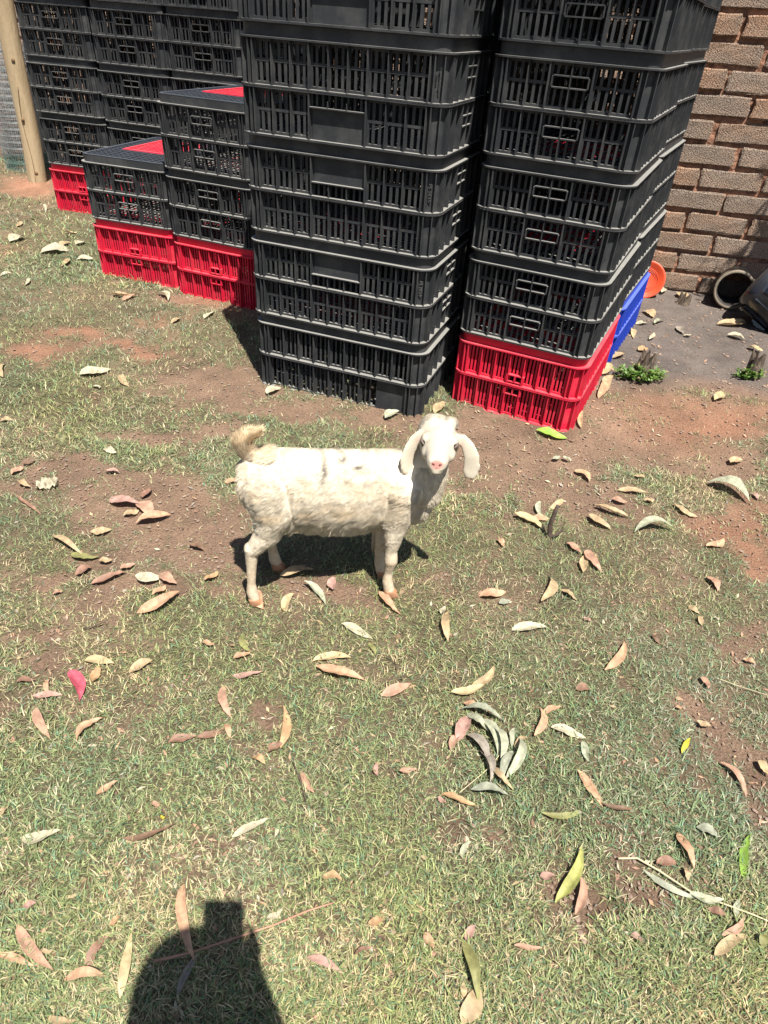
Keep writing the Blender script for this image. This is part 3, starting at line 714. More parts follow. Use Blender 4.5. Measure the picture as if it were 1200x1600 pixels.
def loft(m, rings, n=22):                                            # rings: (centre, axisA, axisB, ra, rb)
    k = len(m.v)
    for c, A, B, ra, rb in rings:
        for i in range(n):
            a = 2 * math.pi * i / n; m.v.append(tuple(Vector(c) + Vector(A) * ra * math.cos(a) + Vector(B) * rb * math.sin(a)))
    for j in range(len(rings) - 1):
        for i in range(n):
            i2 = (i + 1) % n; m.f.append((k + j * n + i, k + j * n + i2, k + (j + 1) * n + i2, k + (j + 1) * n + i))
    m.f.append(tuple(k + i for i in range(n))[::-1]); m.f.append(tuple(k + (len(rings) - 1) * n + i for i in range(n)))
def remeshed(name, m, voxel, smooth, mt):
    me0 = m.mesh(name + '_raw', mt); o = bpy.data.objects.new('tmp', me0); C.objects.link(o)
    r = o.modifiers.new('r', 'REMESH'); r.mode = 'VOXEL'; r.voxel_size = voxel; r.use_smooth_shade = True
    s = o.modifiers.new('s', 'SMOOTH'); s.factor = .5; s.iterations = smooth
    dg = bpy.context.evaluated_depsgraph_get(); me = bpy.data.meshes.new_from_object(o.evaluated_get(dg)); bpy.data.objects.remove(o); me.name = name
    me.materials.clear(); me.materials.append(mt); return me
M_COAT = bpy.data.materials.new('goat_skin'); M_COAT.use_nodes = True
yc = .062; g = MB()
tor = [(-.002, .398, .050, .046), (.024, .394, .084, .060), (.065, .386, .105, .069), (.12, .370, .118, .076), (.18, .358, .124, .083), (.25, .350, .127, .088), (.32, .348, .126, .086), (.38, .354, .120, .078), (.43, .362, .112, .069), (.475, .370, .094, .058), (.512, .372, .070, .046), (.530, .372, .036, .026)]
loft(g, [((x, yc, z), (0, 1, 0), (0, 0, 1), rw, rh) for x, z, rh, rw in tor], 26)
# neck
limb(g, [(.445, yc, .385, .072), (.478, .055, .440, .057), (.500, .050, .500, .046), (.508, .045, .545, .044)], 18)
ellipsoid(g, (.478, .055, .310), (.052, .046, .075)); limb(g, [(.500, .048, .35, .050), (.510, .038, .42, .047), (.508, .034, .49, .038)], 16)
# near hind leg
limb(g, [(.070, .028, .395, .064), (.085, .014, .325, .056), (.066, .005, .262, .037), (.022, .002, .208, .0215)]); limb(g, [(.018, .002, .212, .0205), (.014, .0, .150, .0145), (.010, 0, .085, .0125), (.010, 0, .052, .0165), (.017, -.002, .020, .0155)])
ellipsoid(g, (.110, .032, .315), (.060, .042, .070))
# far hind leg
limb(g, [(.085, .105, .395, .068), (.105, .118, .315, .052), (.090, .130, .255, .034), (.058, .138, .205, .023)]); limb(g, [(.058, .138, .205, .023), (.066, .143, .14, .016), (.074, .148, .08, .0145), (.078, .150, .045, .018), (.084, .150, .02, .017)])
# near fore leg
limb(g, [(.435, .022, .375, .056), (.425, .008, .300, .042), (.414, .002, .235, .029), (.409, 0, .180, .0185), (.411, -.002, .140, .0200)]); limb(g, [(.410, -.002, .132, .0175), (.407, 0, .095, .0128), (.406, 0, .060, .0158), (.414, -.003, .022, .0165)])
# far fore leg
limb(g, [(.435, .100, .37, .052), (.420, .105, .295, .038), (.400, .098, .23, .028), (.392, .094, .17, .0205), (.392, .092, .140, .0205)]); limb(g, [(.392, .092, .140, .0205), (.394, .090, .09, .0145), (.397, .088, .055, .017), (.404, .086, .022, .0175)])
# tail core
limb(g, [(.045, yc, .445, .022), (.018, yc, .478, .016), (.010, yc, .508, .016), (.022, yc, .530, .015), (.044, yc, .538, .010)])
# head frame: aa points out along the muzzle, bb to the goat's left-right, cc up through the forehead
camdir = Vector((-.124, -1.487, 0)).normalized(); cam_l = Vector((camdir.dot(gX), camdir.dot(gY), 0))
aa = (cam_l * math.cos(math.radians(14)) + Vector((0, 0, math.sin(math.radians(14))))).normalized(); bb = aa.cross(Vector((0, 0, 1))).normalized(); cc = bb.cross(aa).normalized()
HE = Vector((.507, -.015, .550))                                     # point between the eyes
def hp(a, b_, c_): return HE + aa * a + bb * b_ + cc * c_
hr = [(-.070, -.012, .026, .030), (-.052, -.012, .041, .047), (-.028, -.014, .048, .053), (0, -.020, .0480, .047), (.022, -.024, .041, .039), (.042, -.026, .0345, .033), (.062, -.029, .0295, .0285), (.080, -.031, .0275, .0255), (.093, -.034, .0245, .0215), (.101, -.036, .016, .014)]
loft(g, [(hp(a, 0, c_), bb, cc, rb, rc) for a, c_, rb, rc in hr], 24)
RH = Matrix((bb, aa, cc)).transposed()
for s in (-1, 1):
    ellipsoid(g, hp(-.044, s * .022, .034), (.018, .019, .018), RH, 14, 8)        # horn buds
    ellipsoid(g, hp(-.002, s * .037, .002), (.012, .019, .012), RH, 14, 8)        # brow over the eye
    ellipsoid(g, hp(.020, s * .031, -.028), (.013, .030, .017), RH, 14, 8)        # cheek
    ellipsoid(g, hp(.090, s * .0135, -.027), (.010, .013, .010), RH, 12, 8)        # nostril wing
ellipsoid(g, hp(.080, 0, -.054), (.0185, .022, .0095), RH, 14, 8)                 # lower lip and chin
# ears
def ear(s, pts):
    rings = []
    for (b_, c_, a, w_, tw) in pts:
        A = (cam_l.cross(Vector((0, 0, 1)))).normalized(); A = (A * math.cos(tw) + cam_l * math.sin(tw)); rings.append((hp(a, s * b_, 0) + Vector((0, 0, c_)), A, None, w_, .0048))
    out = []
    for i, (c, A, _, w_, th) in enumerate(rings):
        t = (Vector(rings[min(i + 1, len(rings) - 1)][0]) - Vector(rings[max(i - 1, 0)][0])).normalized(); A = (A - t * A.dot(t)).normalized(); B = t.cross(A).normalized(); out.append((c, A, B, w_, th))
    loft(g, out, 16)
ear(1, [(.036, .006, -.030, .010, 0), (.050, .004, -.028, .0140, .1), (.064, -.014, -.020, .0175, .3), (.074, -.042, -.010, .0205, .5), (.078, -.070, -.004, .0215, .5), (.078, -.094, -.002, .0195, .5), (.076, -.110, -.002, .012, .5)])
ear(-1, [(.036, .006, -.030, .012, 0), (.058, .002, -.026, .0165, -.1), (.074, -.014, -.018, .0190, -.1), (.086, -.040, -.010, .0225, -.1), (.091, -.066, -.006, .0240, -.1), (.090, -.088, -.004, .0215, -.1), (.090, -.104, -.004, .014, -.1)])
coat = remeshed('body', g, .0036, 7, M_COAT)
N = M_COAT.node_tree.nodes; K = M_COAT.node_tree.links; b = N['Principled BSDF']; b.inputs['Roughness'].default_value = .9; b.inputs['Specular IOR Level'].default_value = .15
at = N.new('ShaderNodeAttribute'); at.attribute_name = 'tint'; K.new(at.outputs['Color'], b.inputs['Base Color'])
vn = len(coat.vertices); co = np.empty(vn * 3); coat.vertices.foreach_get('co', co); co = co.reshape(-1, 3); nr = np.empty(vn * 3); coat.vertices.foreach_get('normal', nr); nr = nr.reshape(-1, 3)
HEa = np.array(HE); aan, bbn, ccn = map(np.array, (aa, bb, cc))
nosec = np.array(hp(.100, 0, -.032)); 
def coat_color(P, fine=True):
    m = len(P); white = np.array([.74, .655, .515]); cream = np.array([.66, .50, .31]); tan = np.array([.50, .38, .25]); pink = np.array([.75, .36, .30]); dark = np.array([.13, .115, .10])
    n = fbm(P[:, 0] * 22 + 3, P[:, 2] * 30 + P[:, 1] * 9, 3, 8); t = np.clip((n - .44) * 3.0, 0, 1) * np.clip((P[:, 2] - .20) * 6, .4, 1) * np.clip((.47 - P[:, 2]) * 14, 0, 1)
    t = t * np.clip((.47 - P[:, 0]) * 12, 0, 1)
    col = white * (1 - .65 * t[:, None]) + cream * .65 * t[:, None]
    nt = P[:, 2] < .22; t2 = np.clip((.24 - P[:, 2]) * 9, 0, 1) * (.25 + .6 * fbm(P[:, 0] * 60, P[:, 2] * 60, 2, 4)); col = col * (1 - t2[:, None]) + tan * t2[:, None] * 1.15
    tl = np.clip((P[:, 2] - .455) * 18, 0, 1) * (P[:, 0] < .07); col = col * (1 - .55 * tl[:, None]) + np.array([1.0, .78, .48]) * .6 * tl[:, None]
    for (x, z, rx, rz) in ((.222, .452, .0075, .026), (.272, .470, .011, .005), (.312, .456, .015, .0055), (.285, .43, .011, .007), (.02, .37, .01, .006), (.050, .335, .018, .008), (.030, .31, .012, .010), (.335, .42, .018, .008), (.18, .30, .02, .007), (.20, .33, .02, .006)):
        d = np.exp(-(((P[:, 0] - x) / rx) ** 2 + ((P[:, 2] - z) / rz) ** 2)) * (P[:, 1] < .12) * (.95 if z > .43 else .40); col = col * (1 - d[:, None]) + dark * d[:, None]
    for (x, z) in ((.02, .205), (.41, .14), (.41, .115)):
        d = np.exp(-(((P[:, 0] - x) / .014) ** 2 + ((P[:, 2] - z) / .007) ** 2)) * .5; col = col * (1 - d[:, None]) + np.array([.18, .11, .06]) * d[:, None]
    dh = P - nosec; d = np.sqrt((dh @ bbn) ** 2 * .9 + (dh @ ccn) ** 2 * 1.3 + (dh @ aan) ** 2 * .6); k = np.clip((.0165 - d) / .006, 0, 1); col = col * (1 - k[:, None]) + pink * k[:, None]
    for s in (-1, 1):
        dh = P - np.array(hp(-.016, s * .050, -.006)); d = np.sqrt((dh ** 2).sum(1)); k = np.clip((.026 - d) / .016, 0, 1) * .40; col = col * (1 - k[:, None]) + np.array([.72, .42, .33]) * k[:, None]
    hd_ = np.clip((P[:, 2] - .44) / .05, 0, 1) * np.clip((P[:, 0] - .40) / .04, 0, 1); col = col * (.84 - .28 * hd_)[:, None]  # head coat darkened in the colour to hold back overexposed sunlight
    return np.clip(col, 0, .9)
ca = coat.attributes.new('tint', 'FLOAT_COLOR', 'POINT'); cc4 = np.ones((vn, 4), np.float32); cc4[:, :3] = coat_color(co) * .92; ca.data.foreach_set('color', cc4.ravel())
coat.polygons.foreach_set('use_smooth', np.ones(len(coat.polygons), bool))
body = obj('body', coat, goat)
# eyes, nostrils, mouth, hooves
M_EYE = mat('amber_dark_eye', (.018, .013, .009), .08, (.045, .03, .014), 60, spec=.7); M_PUP = mat('black_pupil', (.004, .004, .004), .1, spec=.7); M_LASH = mat('grey_eyelid', (.11, .08, .065), .7)
for s in (-1, 1):
    m = MB(); ce = hp(.012, s * .0405, -.0085); ellipsoid(m, ce, (.0095, .0118, .0090), RH, 16, 10); e = m.build('eye', M_EYE, goat, True)
    out_n = (aa * .55 + bb * s * .62 + cc * .35).normalized()
    m = MB(); ellipsoid(m, ce + out_n * .0062, (.0035, .0050, .0024), RH, 12, 8); m.build('pupil', M_PUP, e, True)
    m = MB(); m.tube([hp(-.001, s * .0465, -.007), hp(.006, s * .0478, -.0015), hp(.014, s * .0465, .0), hp(.021, s * .0425, -.004), hp(.025, s * .0385, -.009)], [.0016, .0027, .0030, .0027, .0016], 7); m.build('eyelid', M_LASH, e, True)
M_NOS = mat('dark_nostril', (.16, .05, .045), .7)
for s in (-1, 1):
    m = MB(); m.tube([hp(.1005, s * .0055, -.033), hp(.1000, s * .0095, -.030), hp(.0970, s * .0135, -.0275)], [.0020, .0032, .0018], 7); m.build('nostril', M_NOS, goat, True)
m = MB(); m.tube([hp(.076, -.0235, -.043), hp(.090, -.0145, -.0465), hp(.0985, 0, -.0455), hp(.090, .0145, -.0465), hp(.076, .0235, -.043)], [.0010, .0016, .0016, .0016, .0010], 6); m.build('mouth', mat('pinkish_lip_line', (.32, .14, .12), .8), goat, True)
m = MB(); m.tube([hp(.1010, 0, -.035), hp(.1000, 0, -.044)], [.0011, .0011], 6); m.build('philtrum', bpy.data.materials['pinkish_lip_line'], goat, True)
M_HOOF = mat('amber_hoof', (.32, .16, .085), .5, (.22, .12, .07), 40, .001, 90)
for (x, y) in ((.018, 0), (.086, .150), (.418, -.003), (.408, .086)):
    m = MB()
    for s in (-1, 1):
        loft(m, [((x - .004 + dx, y + s * .0085, z), (1, 0, 0), (0, 1, 0), ra, rb) for dx, z, ra, rb in ((.010, .0, .0225, .0098), (.006, .012, .020, .0098), (.001, .026, .0165, .0094), (-.002, .032, .013, .008))], 14)
    m.build('hoof', M_HOOF, goat, True)
# hair: thin ribbons that lie along the coat
def make_fur(n):
    F = np.array([p.vertices[:] if len(p.vertices) == 4 else (*p.vertices[:], p.vertices[0]) for p in coat.polygons])
    A, B, Cc, D = [co[F[:, i]] for i in range(4)]; ar = np.linalg.norm(np.cross(B - A, D - A), axis=1); ar[((A[:, 2] < .03))] = 0
    hdist = np.linalg.norm(A - np.array(hp(.03, 0, -.03)), axis=1); ar = ar * np.where(A[:, 2] < .2, 1.2, 1.0) * np.where(hdist < .09, 1.4, 1)
    idx = rng.choice(len(F), n, p=ar / ar.sum()); u, v = rng.random(n), rng.random(n)
    P = (A[idx] * ((1 - u) * (1 - v))[:, None] + B[idx] * (u * (1 - v))[:, None] + Cc[idx] * (u * v)[:, None] + D[idx] * ((1 - u) * v)[:, None])
    Nn = nr[F[idx, 0]] * ((1 - u) * (1 - v))[:, None] + nr[F[idx, 1]] * (u * (1 - v))[:, None] + nr[F[idx, 2]] * (u * v)[:, None] + nr[F[idx, 3]] * ((1 - u) * v)[:, None]
    Nn /= np.linalg.norm(Nn, axis=1)[:, None] + 1e-9
    x, y, z = P.T
    rel = P - HEa; ah = rel @ aan; bh = rel @ bbn; ch = rel @ ccn
    head = (ah > -.085) & (ah < .12) & (np.abs(bh) < .056) & (ch > -.085) & (ch < .05) & (z > .43)
    ears = (np.abs(bh) >= .052) & (np.abs(bh) < .125) & (z > .42) & (ah > -.06) & (ah < .07) & (x > .39) & (y < .06)
    ears = ears & ~head
    tail = (x < .075) & (z > .468); leg = z < .215
    neck = (x > .44) & (z > .40) & ~head & ~ears
    L = np.full(n, .021); L = np.where(z < .27, .026, L); L = np.where((x < .05), .020, L)
    legz = np.clip((z - .17) / .20, 0, 1); isleg = (x < .13) | (x > .375); L = np.where(isleg & (z < .37), .0050 + (.020 - .0050) * legz ** 1.3, L)
    L = np.where(neck, .010, L); L = np.where(head, .0055, L); L = np.where(head & (ah > .06), .003, L); L = np.where(head & (ah < -.03) & (ch > .0), .013, L); L = np.where(ears, .0035, L); L = np.where(tail, .027, L)
    back = z > .45; L = np.where(back & ~head & ~neck & ~tail & ~ears, .013, L)
    D = np.tile(np.array([-.80, 0, -.45]), (n, 1)); D[leg] = (-.05, 0, -1); D[neck] = (-.15, 0, -1.0); D[ears] = (0, 0, -1)
    D[z < .27] = (-.45, 0, -.9); D[(z < .215)] = (-.05, 0, -1)
    D[x < .03] = (-.5, 0, -.8); D[leg] = (-.05, 0, -1)
    D[head] = -aan * .9 + ccn * .1
    chest = (x > .50) & (z < .44); D[chest] = (.1, 0, -1); L = np.where(chest, .013, L)
    tc_ = np.array([.018, yc, .500]); tv = P - tc_; tv /= np.linalg.norm(tv, axis=1)[:, None] + 1e-9
    D[tail] = (tv[tail] * np.array([.9, .35, .35]) + np.array([.08, 0, .75]))
    wob = np.stack([fbm(P[:, 0] * 48 + k * 9, P[:, 2] * 48 + P[:, 1] * 31, 2, 40 + k) - .5 for k in range(3)], -1)
    wob += .30 * np.stack([fbm(P[:, 0] * 130 + k * 5, P[:, 2] * 130 + P[:, 1] * 70, 1, 60 + k) - .5 for k in range(3)], -1)
    D = D + wob * np.where(tail, .6, np.where(head | ears | leg, .6, 1.35))[:, None] + rng.normal(0, .10, (n, 3))
    D = D - Nn * (D * Nn).sum(1)[:, None] * .8; D /= np.linalg.norm(D, axis=1)[:, None] + 1e-9
    lift = np.where(tail, .25, np.where(head | ears, .22, .26))
    D1 = D + Nn * (lift + .10 * rng.random(n))[:, None]; D1 /= np.linalg.norm(D1, axis=1)[:, None]
    D2 = D + Nn * (lift * .15 + .22 * (rng.random(n) - .4))[:, None] + np.array([0, 0, -.22]) * np.where(tail, 0, 1)[:, None]; D2 /= np.linalg.norm(D2, axis=1)[:, None]
    L = L * (.6 + .7 * rng.random(n)); S = np.cross(D1, Nn); S /= np.linalg.norm(S, axis=1)[:, None] + 1e-9
    W = np.where(leg | head | ears, .0006, .0008) * (.7 + .6 * rng.random(n)); S = S * W[:, None]
    P0 = P - Nn * .0006; P1 = P0 + D1 * (L * .5)[:, None]; P2 = P1 + D2 * (L * .5)[:, None]
    V = np.stack([P0 - S, P0 + S, P1 + S * .8, P1 - S * .8, P2], 1).reshape(-1, 3)
    col = coat_color(P) * (.86 + .22 * rng.random(n))[:, None] * (1 + .50 * (fbm(P[:, 0] * 160, P[:, 2] * 120 + P[:, 1] * 50, 2, 91) - .5))[:, None]
    col = np.repeat(np.clip(col, 0, .92)[:, None, :], 5, 1).reshape(-1, 3); k = (np.arange(n) * 5)[:, None]
    T = np.concatenate([k + [0, 1, 2], k + [0, 2, 3], k + [3, 2, 4]], 0)
    return np_mesh('fur', V, T, M_FUR, col)
M_FUR = mat_attr('goat_hair', 'tint', .75, .30, .2)
obj('fur', make_fur(230000), goat)
# ---------------------------------------------------------------- fallen leaves
LC = {'cream': (.56, .50, .35), 'tan': (.52, .38, .22), 'pinktan': (.52, .31, .21), 'peach': (.60, .36, .22), 'orange': (.55, .34, .18), 'brown': (.22, .13, .08), 'pinkbrown': (.34, .19, .13),
      'pink': (.52, .31, .25), 'crimson': (.55, .10, .14), 'yellow': (.62, .50, .05), 'yellowtan': (.58, .45, .25), 'yellowgreen': (.42, .42, .13), 'green': (.22, .36, .05), 'brightgreen': (.33, .56, .08),
      'palegreen': (.46, .47, .33), 'greygreen': (.38, .39, .29), 'olive': (.30, .29, .11), 'greytan': (.36, .31, .25)}
LNAME = {'cream': 'cream', 'tan': 'tan', 'pinktan': 'pinkish tan', 'peach': 'peach coloured', 'orange': 'orange', 'brown': 'dark brown', 'pinkbrown': 'dull reddish brown', 'pink': 'pink', 'crimson': 'crimson', 'yellow': 'small yellow',
         'yellowtan': 'yellowish tan', 'yellowgreen': 'yellow-green', 'green': 'fresh green', 'brightgreen': 'bright green', 'palegreen': 'pale green', 'greygreen': 'grey-green', 'olive': 'olive', 'greytan': 'greyish tan'}
LM = {}
for k, c in LC.items():
    m = mat('dry_leaf_' + k, tuple(x * .50 for x in c), .62, tuple(min(1, x * .86) for x in c), 55, .0012, 90, .35, trans=.22); LM[k] = m
LEAVES = """150 581 45 12 12 cream|193 595 20 -50 10 tan|152 605 10 -30 5 cream|2 578 24 80 12 tan|10 655 20 0 8 tan|172 703 22 -30 9 cream|38 757 20 -35 9 tan|27 735 22 30 9 pinktan|45 722 22 10 5 brown|45 790 42 -35 5 pinkbrown|195 785 48 -12 14 pink|228 795 32 -40 18 pinktan|205 800 26 20 10 tan|240 810 50 14 9 peach|230 770 22 45 10 pinkbrown|175 738 22 0 6 pink|158 830 34 10 8 tan|105 852 50 -32 8 tan|132 868 42 -4 10 olive|165 875 22 0 14 tan|200 885 26 20 12 pinktan|170 901 52 16 10 pinkbrown|130 890 30 30 13 pinkbrown|233 902 40 0 12 cream|262 905 30 -30 16 pinktan|250 922 26 35 12 peach|332 902 26 35 9 orange|250 942 68 25 13 peach|307 855 24 -20 20 brown|362 753 22 0 12 peach|90 925 16 20 8 pinktan
862 678 45 -12 8 brightgreen|908 655 26 85 8 tan|870 716 14 20 5 palegreen|886 717 15 -25 6 palegreen|912 742 30 -40 9 tan|990 768 45 -10 5 tan|968 783 26 -15 13 pinktan|1015 782 16 10 7 tan|955 800 50 -18 6 tan|935 818 38 -30 10 tan|1022 828 58 2 11 palegreen|1140 766 65 -25 12 palegreen|1180 775 15 -40 8 pink|1070 797 40 -25 7 tan|1120 848 30 20 10 peach|828 817 48 -28 9 yellowtan|842 795 22 85 8 palegreen|870 790 26 35 8 yellowtan|845 812 26 0 16 peach|782 850 16 -50 8 peach|895 858 30 -35 12 pinktan|913 880 30 75 13 tan|925 877 36 -55 13 pinktan|856 922 42 75 14 tan|888 932 32 -30 7 tan|770 930 38 5 12 peach|789 942 20 10 10 greygreen|828 982 52 3 12 cream|917 970 14 -30 9 pink|1115 910 28 -50 12 pinktan|1085 952 22 -35 12 tan|1096 968 16 80 9 tan|1120 966 10 0 8 cream|963 1028 48 55 14 peach|1150 720 22 15 9 tan|1000 745 18 -10 6 tan
843 1130 40 78 12 peach|862 1110 34 22 9 peach|888 1145 52 -15 12 cream|915 1175 34 -75 10 palegreen|922 1230 62 -55 12 peach|965 1262 45 -10 6 brown|880 1270 60 6 9 olive|1071 1164 26 60 8 yellow|1150 1217 62 -55 8 pinktan|1193 1200 30 -60 14 yellowtan|1102 1067 22 -60 10 pinktan|1100 1132 24 -20 8 tan|1172 1032 20 -20 8 peach|912 1077 28 0 14 pinkbrown|1027 1000 26 -45 4 brown|1061 1106 12 0 8 peach
893 1368 84 66 19 yellowgreen|906 1400 56 84 13 pinktan|1070 1330 56 -66 14 peach|1072 1366 22 -80 13 tan|1108 1300 38 -22 13 greygreen|1165 1335 64 80 14 green|1105 1405 50 -10 13 palegreen|1150 1420 30 80 10 palegreen|1142 1477 60 30 20 tan|1146 1450 38 38 13 pinktan|1048 1384 90 -28 8 greygreen|995 1465 22 -20 14 pink|825 1480 40 -5 8 pinktan|855 1370 24 0 12 pink|1040 1350 32 0 18 pinkbrown|1120 1425 30 -20 10 pinkbrown|1192 1470 22 70 16 olive
508 1505 55 -25 12 pink|430 1430 28 28 9 cream|670 1470 30 -60 14 peach|735 1457 28 60 13 pink|738 1515 92 -76 16 olive|738 1568 60 66 30 tan|724 1545 24 88 10 yellowtan|718 1250 54 -18 10 orange|690 1250 16 -30 11 pink|727 1325 32 62 8 palegreen|520 1370 32 -10 11 orange|588 1440 26 20 13 orange|568 1485 30 25 6 pinkbrown|393 1293 60 26 10 cream
494 925 42 -45 10 palegreen|520 912 20 80 13 pink|450 940 32 60 12 yellowtan|403 937 32 -65 20 peach|466 893 52 12 9 tan|607 943 44 -45 11 peach|558 985 48 -25 10 cream|518 1027 55 3 11 yellowtan|530 1052 72 -15 14 peach|583 1012 24 -55 6 olive|620 1077 45 20 14 pinktan|700 976 48 84 12 tan|692 955 15 60 8 cream|758 1057 42 42 12 tan|733 1078 48 12 13 yellowtan|735 1103 24 -25 10 peach|752 1116 62 -16 9 greygreen|778 1165 58 -78 12 palegreen|750 1172 55 -58 12 greytan|724 1138 42 60 20 pink|712 1160 30 50 12 pinktan|806 1185 60 74 14 palegreen|782 1215 46 -50 9 tan|766 1240 55 -8 12 greygreen|800 1150 30 80 8 palegreen|768 1150 58 -64 13 palegreen|790 1195 50 62 12 greygreen|760 1195 50 -70 12 greytan|745 1130 40 -40 12 palegreen|815 1160 30 40 8 tan|444 1133 56 86 13 orange|480 1222 36 -60 9 pinktan|638 1205 30 5 8 pinktan|588 1203 22 85 7 pink|388 1053 45 6 8 pink|405 1185 24 -30 10 orange|383 1003 34 -70 10 olive|380 1022 32 15 8 peach|430 1165 26 30 12 pinkbrown
120 1070 42 -72 21 crimson|74 1085 42 3 8 pink|73 1070 22 86 7 peach|64 1128 48 -65 15 pinktan|138 1137 48 40 12 peach|155 1032 44 -8 11 yellowtan|150 1055 26 60 14 orange|220 1040 38 30 12 tan|352 1095 50 -78 13 pinktan|356 1140 24 -72 9 peach|330 1145 40 22 10 pinkbrown|285 1152 42 10 12 pinkbrown|168 1232 36 35 9 peach|65 1307 60 14 17 cream|235 1303 80 16 8 brown|5 1265 22 45 8 tan|40 1062 30 5 8 pinkbrown|325 1005 20 -10 8 peach
52 1482 82 -52 20 pinktan|25 1498 52 -15 13 peach|133 1523 58 6 15 peach|150 1485 66 58 12 pinkbrown|197 1505 94 80 14 yellowtan|292 1440 116 -82 17 peach|294 1520 72 64 10 greytan|48 1415 22 20 12 pink|180 1440 24 40 11 orange|97 1594 46 -8 12 tan|72 1487 22 -5 6 tan|243 1258 16 0 8 pinktan|255 1277 10 0 6 yellow
70 325 13 -80 5 cream|27 375 26 20 9 cream|88 393 42 8 7 cream|103 383 18 25 6 tan|133 405 28 0 9 cream|112 365 18 0 5 tan|127 382 18 20 6 cream|10 430 20 10 7 cream|43 440 12 80 6 cream|104 410 20 60 7 tan|14 398 14 0 6 tan|328 492 22 30 6 cream|190 462 30 -8 6 tan|205 465 30 20 6 pinktan|257 463 20 -40 8 cream|275 500 16 30 6 tan|427 608 27 28 9 cream|686 636 25 50 13 tan|612 650 26 20 9 palegreen|30 350 12 60 6 tan
945 578 25 40 13 yellowtan|951 596 26 65 13 tan|940 610 24 80 12 peach|989 521 16 -80 8 yellowtan|1019 525 15 55 6 cream|1064 516 14 -55 9 greytan|1004 545 14 25 8 orange|1066 464 18 -40 10 tan|1004 504 20 0 8 cream|1015 491 20 -35 9 tan|1123 619 20 50 13 yellowtan|1145 506 40 5 8 tan|1151 526 30 -15 7 cream|1036 455 11 60 7 cream|1030 503 18 20 5 palegreen|965 555 24 20 10 tan|1180 545 26 -20 8 yellowtan|1075 525 12 0 5 cream"""
MARKS = [(390, 945, "the goat's near hind hoof"), (612, 930, "the goat's front hooves"), (530, 880, "the goat's shadow"), (500, 600, 'the tall middle stack'), (800, 640, 'the right red crate'), (990, 590, 'the weedy stump'),
         (1165, 575, 'the upright stump'), (1065, 465, 'the low wall stump'), (60, 290, 'the wooden post'), (210, 440, 'the two left red crates'), (320, 1560, "the photographer's shadow"), (858, 820, 'the forked twig'),
         (775, 1180, 'the green leaf heap'), (120, 1070, 'the crimson leaf'), (932, 1470, 'the bottom bare patch'), (893, 1370, 'the big yellow-green leaf'), (1165, 1335, 'the fresh green leaf'), (230, 800, 'the left bare soil'),
         (60, 545, 'the red bare patch far left'), (72, 760, 'the crumpled pale leaf'), (530, 1040, 'the two long peach leaves'), (1140, 820, 'the right red soil'), (738, 1540, 'the large olive leaf'), (440, 1460, 'the long reddish stalk'),
         (1140, 490, 'the clay pipe'), (700, 860, "the goat's chest"), (60, 1440, 'the lower left corner'), (600, 1250, 'the lower middle lawn'), (1000, 1180, 'the right side lawn')]
def leaf_mesh(L, W, bend, arch, curl, mt, seed):
    r = random.Random(seed); n = 9; V_, F_ = [], []
    for i in range(n + 1):
        t = i / n; wv = W * .5 * (max(0, math.sin(math.pi * min(1, t * 1.02) ** .85)) ** .72) * (1 - .25 * t) + .0006
        if t < .06: wv = .0009
        x = (t - .5) * L; yb = bend * L * (4 * t * (1 - t) - .5) * .5; z = arch * L * (4 * t * (1 - t)) + .003 * math.sin(7 * t + seed)
        tw = curl * (t - .4) + r.uniform(-.08, .08)
        for s in (-1, -.5, 0, .5, 1):
            d = s * wv * (1 + r.uniform(-.05, .05)); up = abs(s) * wv * (.42 + .2 * math.sin(seed)) + abs(s) * .0012 * math.sin(23 * t + s)
            V_.append((x, yb + d * math.cos(tw) - up * math.sin(tw), z + d * math.sin(tw) + up * math.cos(tw)))
    for i in range(n):
        for j in range(4): a = i * 5 + j; F_.append((a, a + 5, a + 6, a + 1))
    zm = min(v[2] for v in V_); V_ = [(a, b_, c_ - zm) for a, b_, c_ in V_]
    me = bpy.data.meshes.new('fallen_leaf'); me.from_pydata(V_, [], F_); me.materials.append(mt); me.polygons.foreach_set('use_smooth', [True] * len(F_)); me.update(); return me
rows = []
for ln in LEAVES.replace('\n', '|').split('|'):
    q = ln.split(); rows.append((float(q[0]), float(q[1]), float(q[2]), float(q[3]), float(q[4]), q[5]))
desc = []
for (u, v, L, A, W_, c) in rows:
    mu, mv, nm = min(MARKS, key=lambda t: (t[0] - u) ** 2 + (t[1] - v) ** 2 * 1.3)
    d = math.hypot(u - mu, v - mv)
    if d < 14: rel = 'lying at'
    elif abs(u - mu) > abs(v - mv) * 1.1: rel = 'to the right of' if u > mu else 'to the left of'
    else: rel = 'on the near side of' if v > mv else 'beyond'
    if nm.endswith('lawn') or nm.endswith('corner'): rel = 'near' if d > 60 else 'in'
    size = 'broad' if W_ / L > .38 else ('long' if L > 48 else ('short' if L < 24 else 'narrow' if W_ / L < .2 else 'curled'))
    desc.append([f"{size} {LNAME[c]} leaf {rel} {nm}", u, v])
from collections import defaultdict
dd = defaultdict(list)
for i, q in enumerate(desc): dd[q[0]].append(i)
for k, ids in dd.items():
    if len(ids) > 1:
        ids.sort(key=lambda i: desc[i][1]); n = len(ids)
        for j, i in enumerate(ids):
            word = 'leftmost' if j == 0 else ('rightmost' if j == n - 1 else ['', 'second', 'third', 'fourth', 'fifth', 'sixth'][j] + ' from left')
            desc[i][0] = f"{k}, {word} of {['', '', 'two', 'three', 'four', 'five', 'six', 'seven', 'eight', 'nine'][n]}"
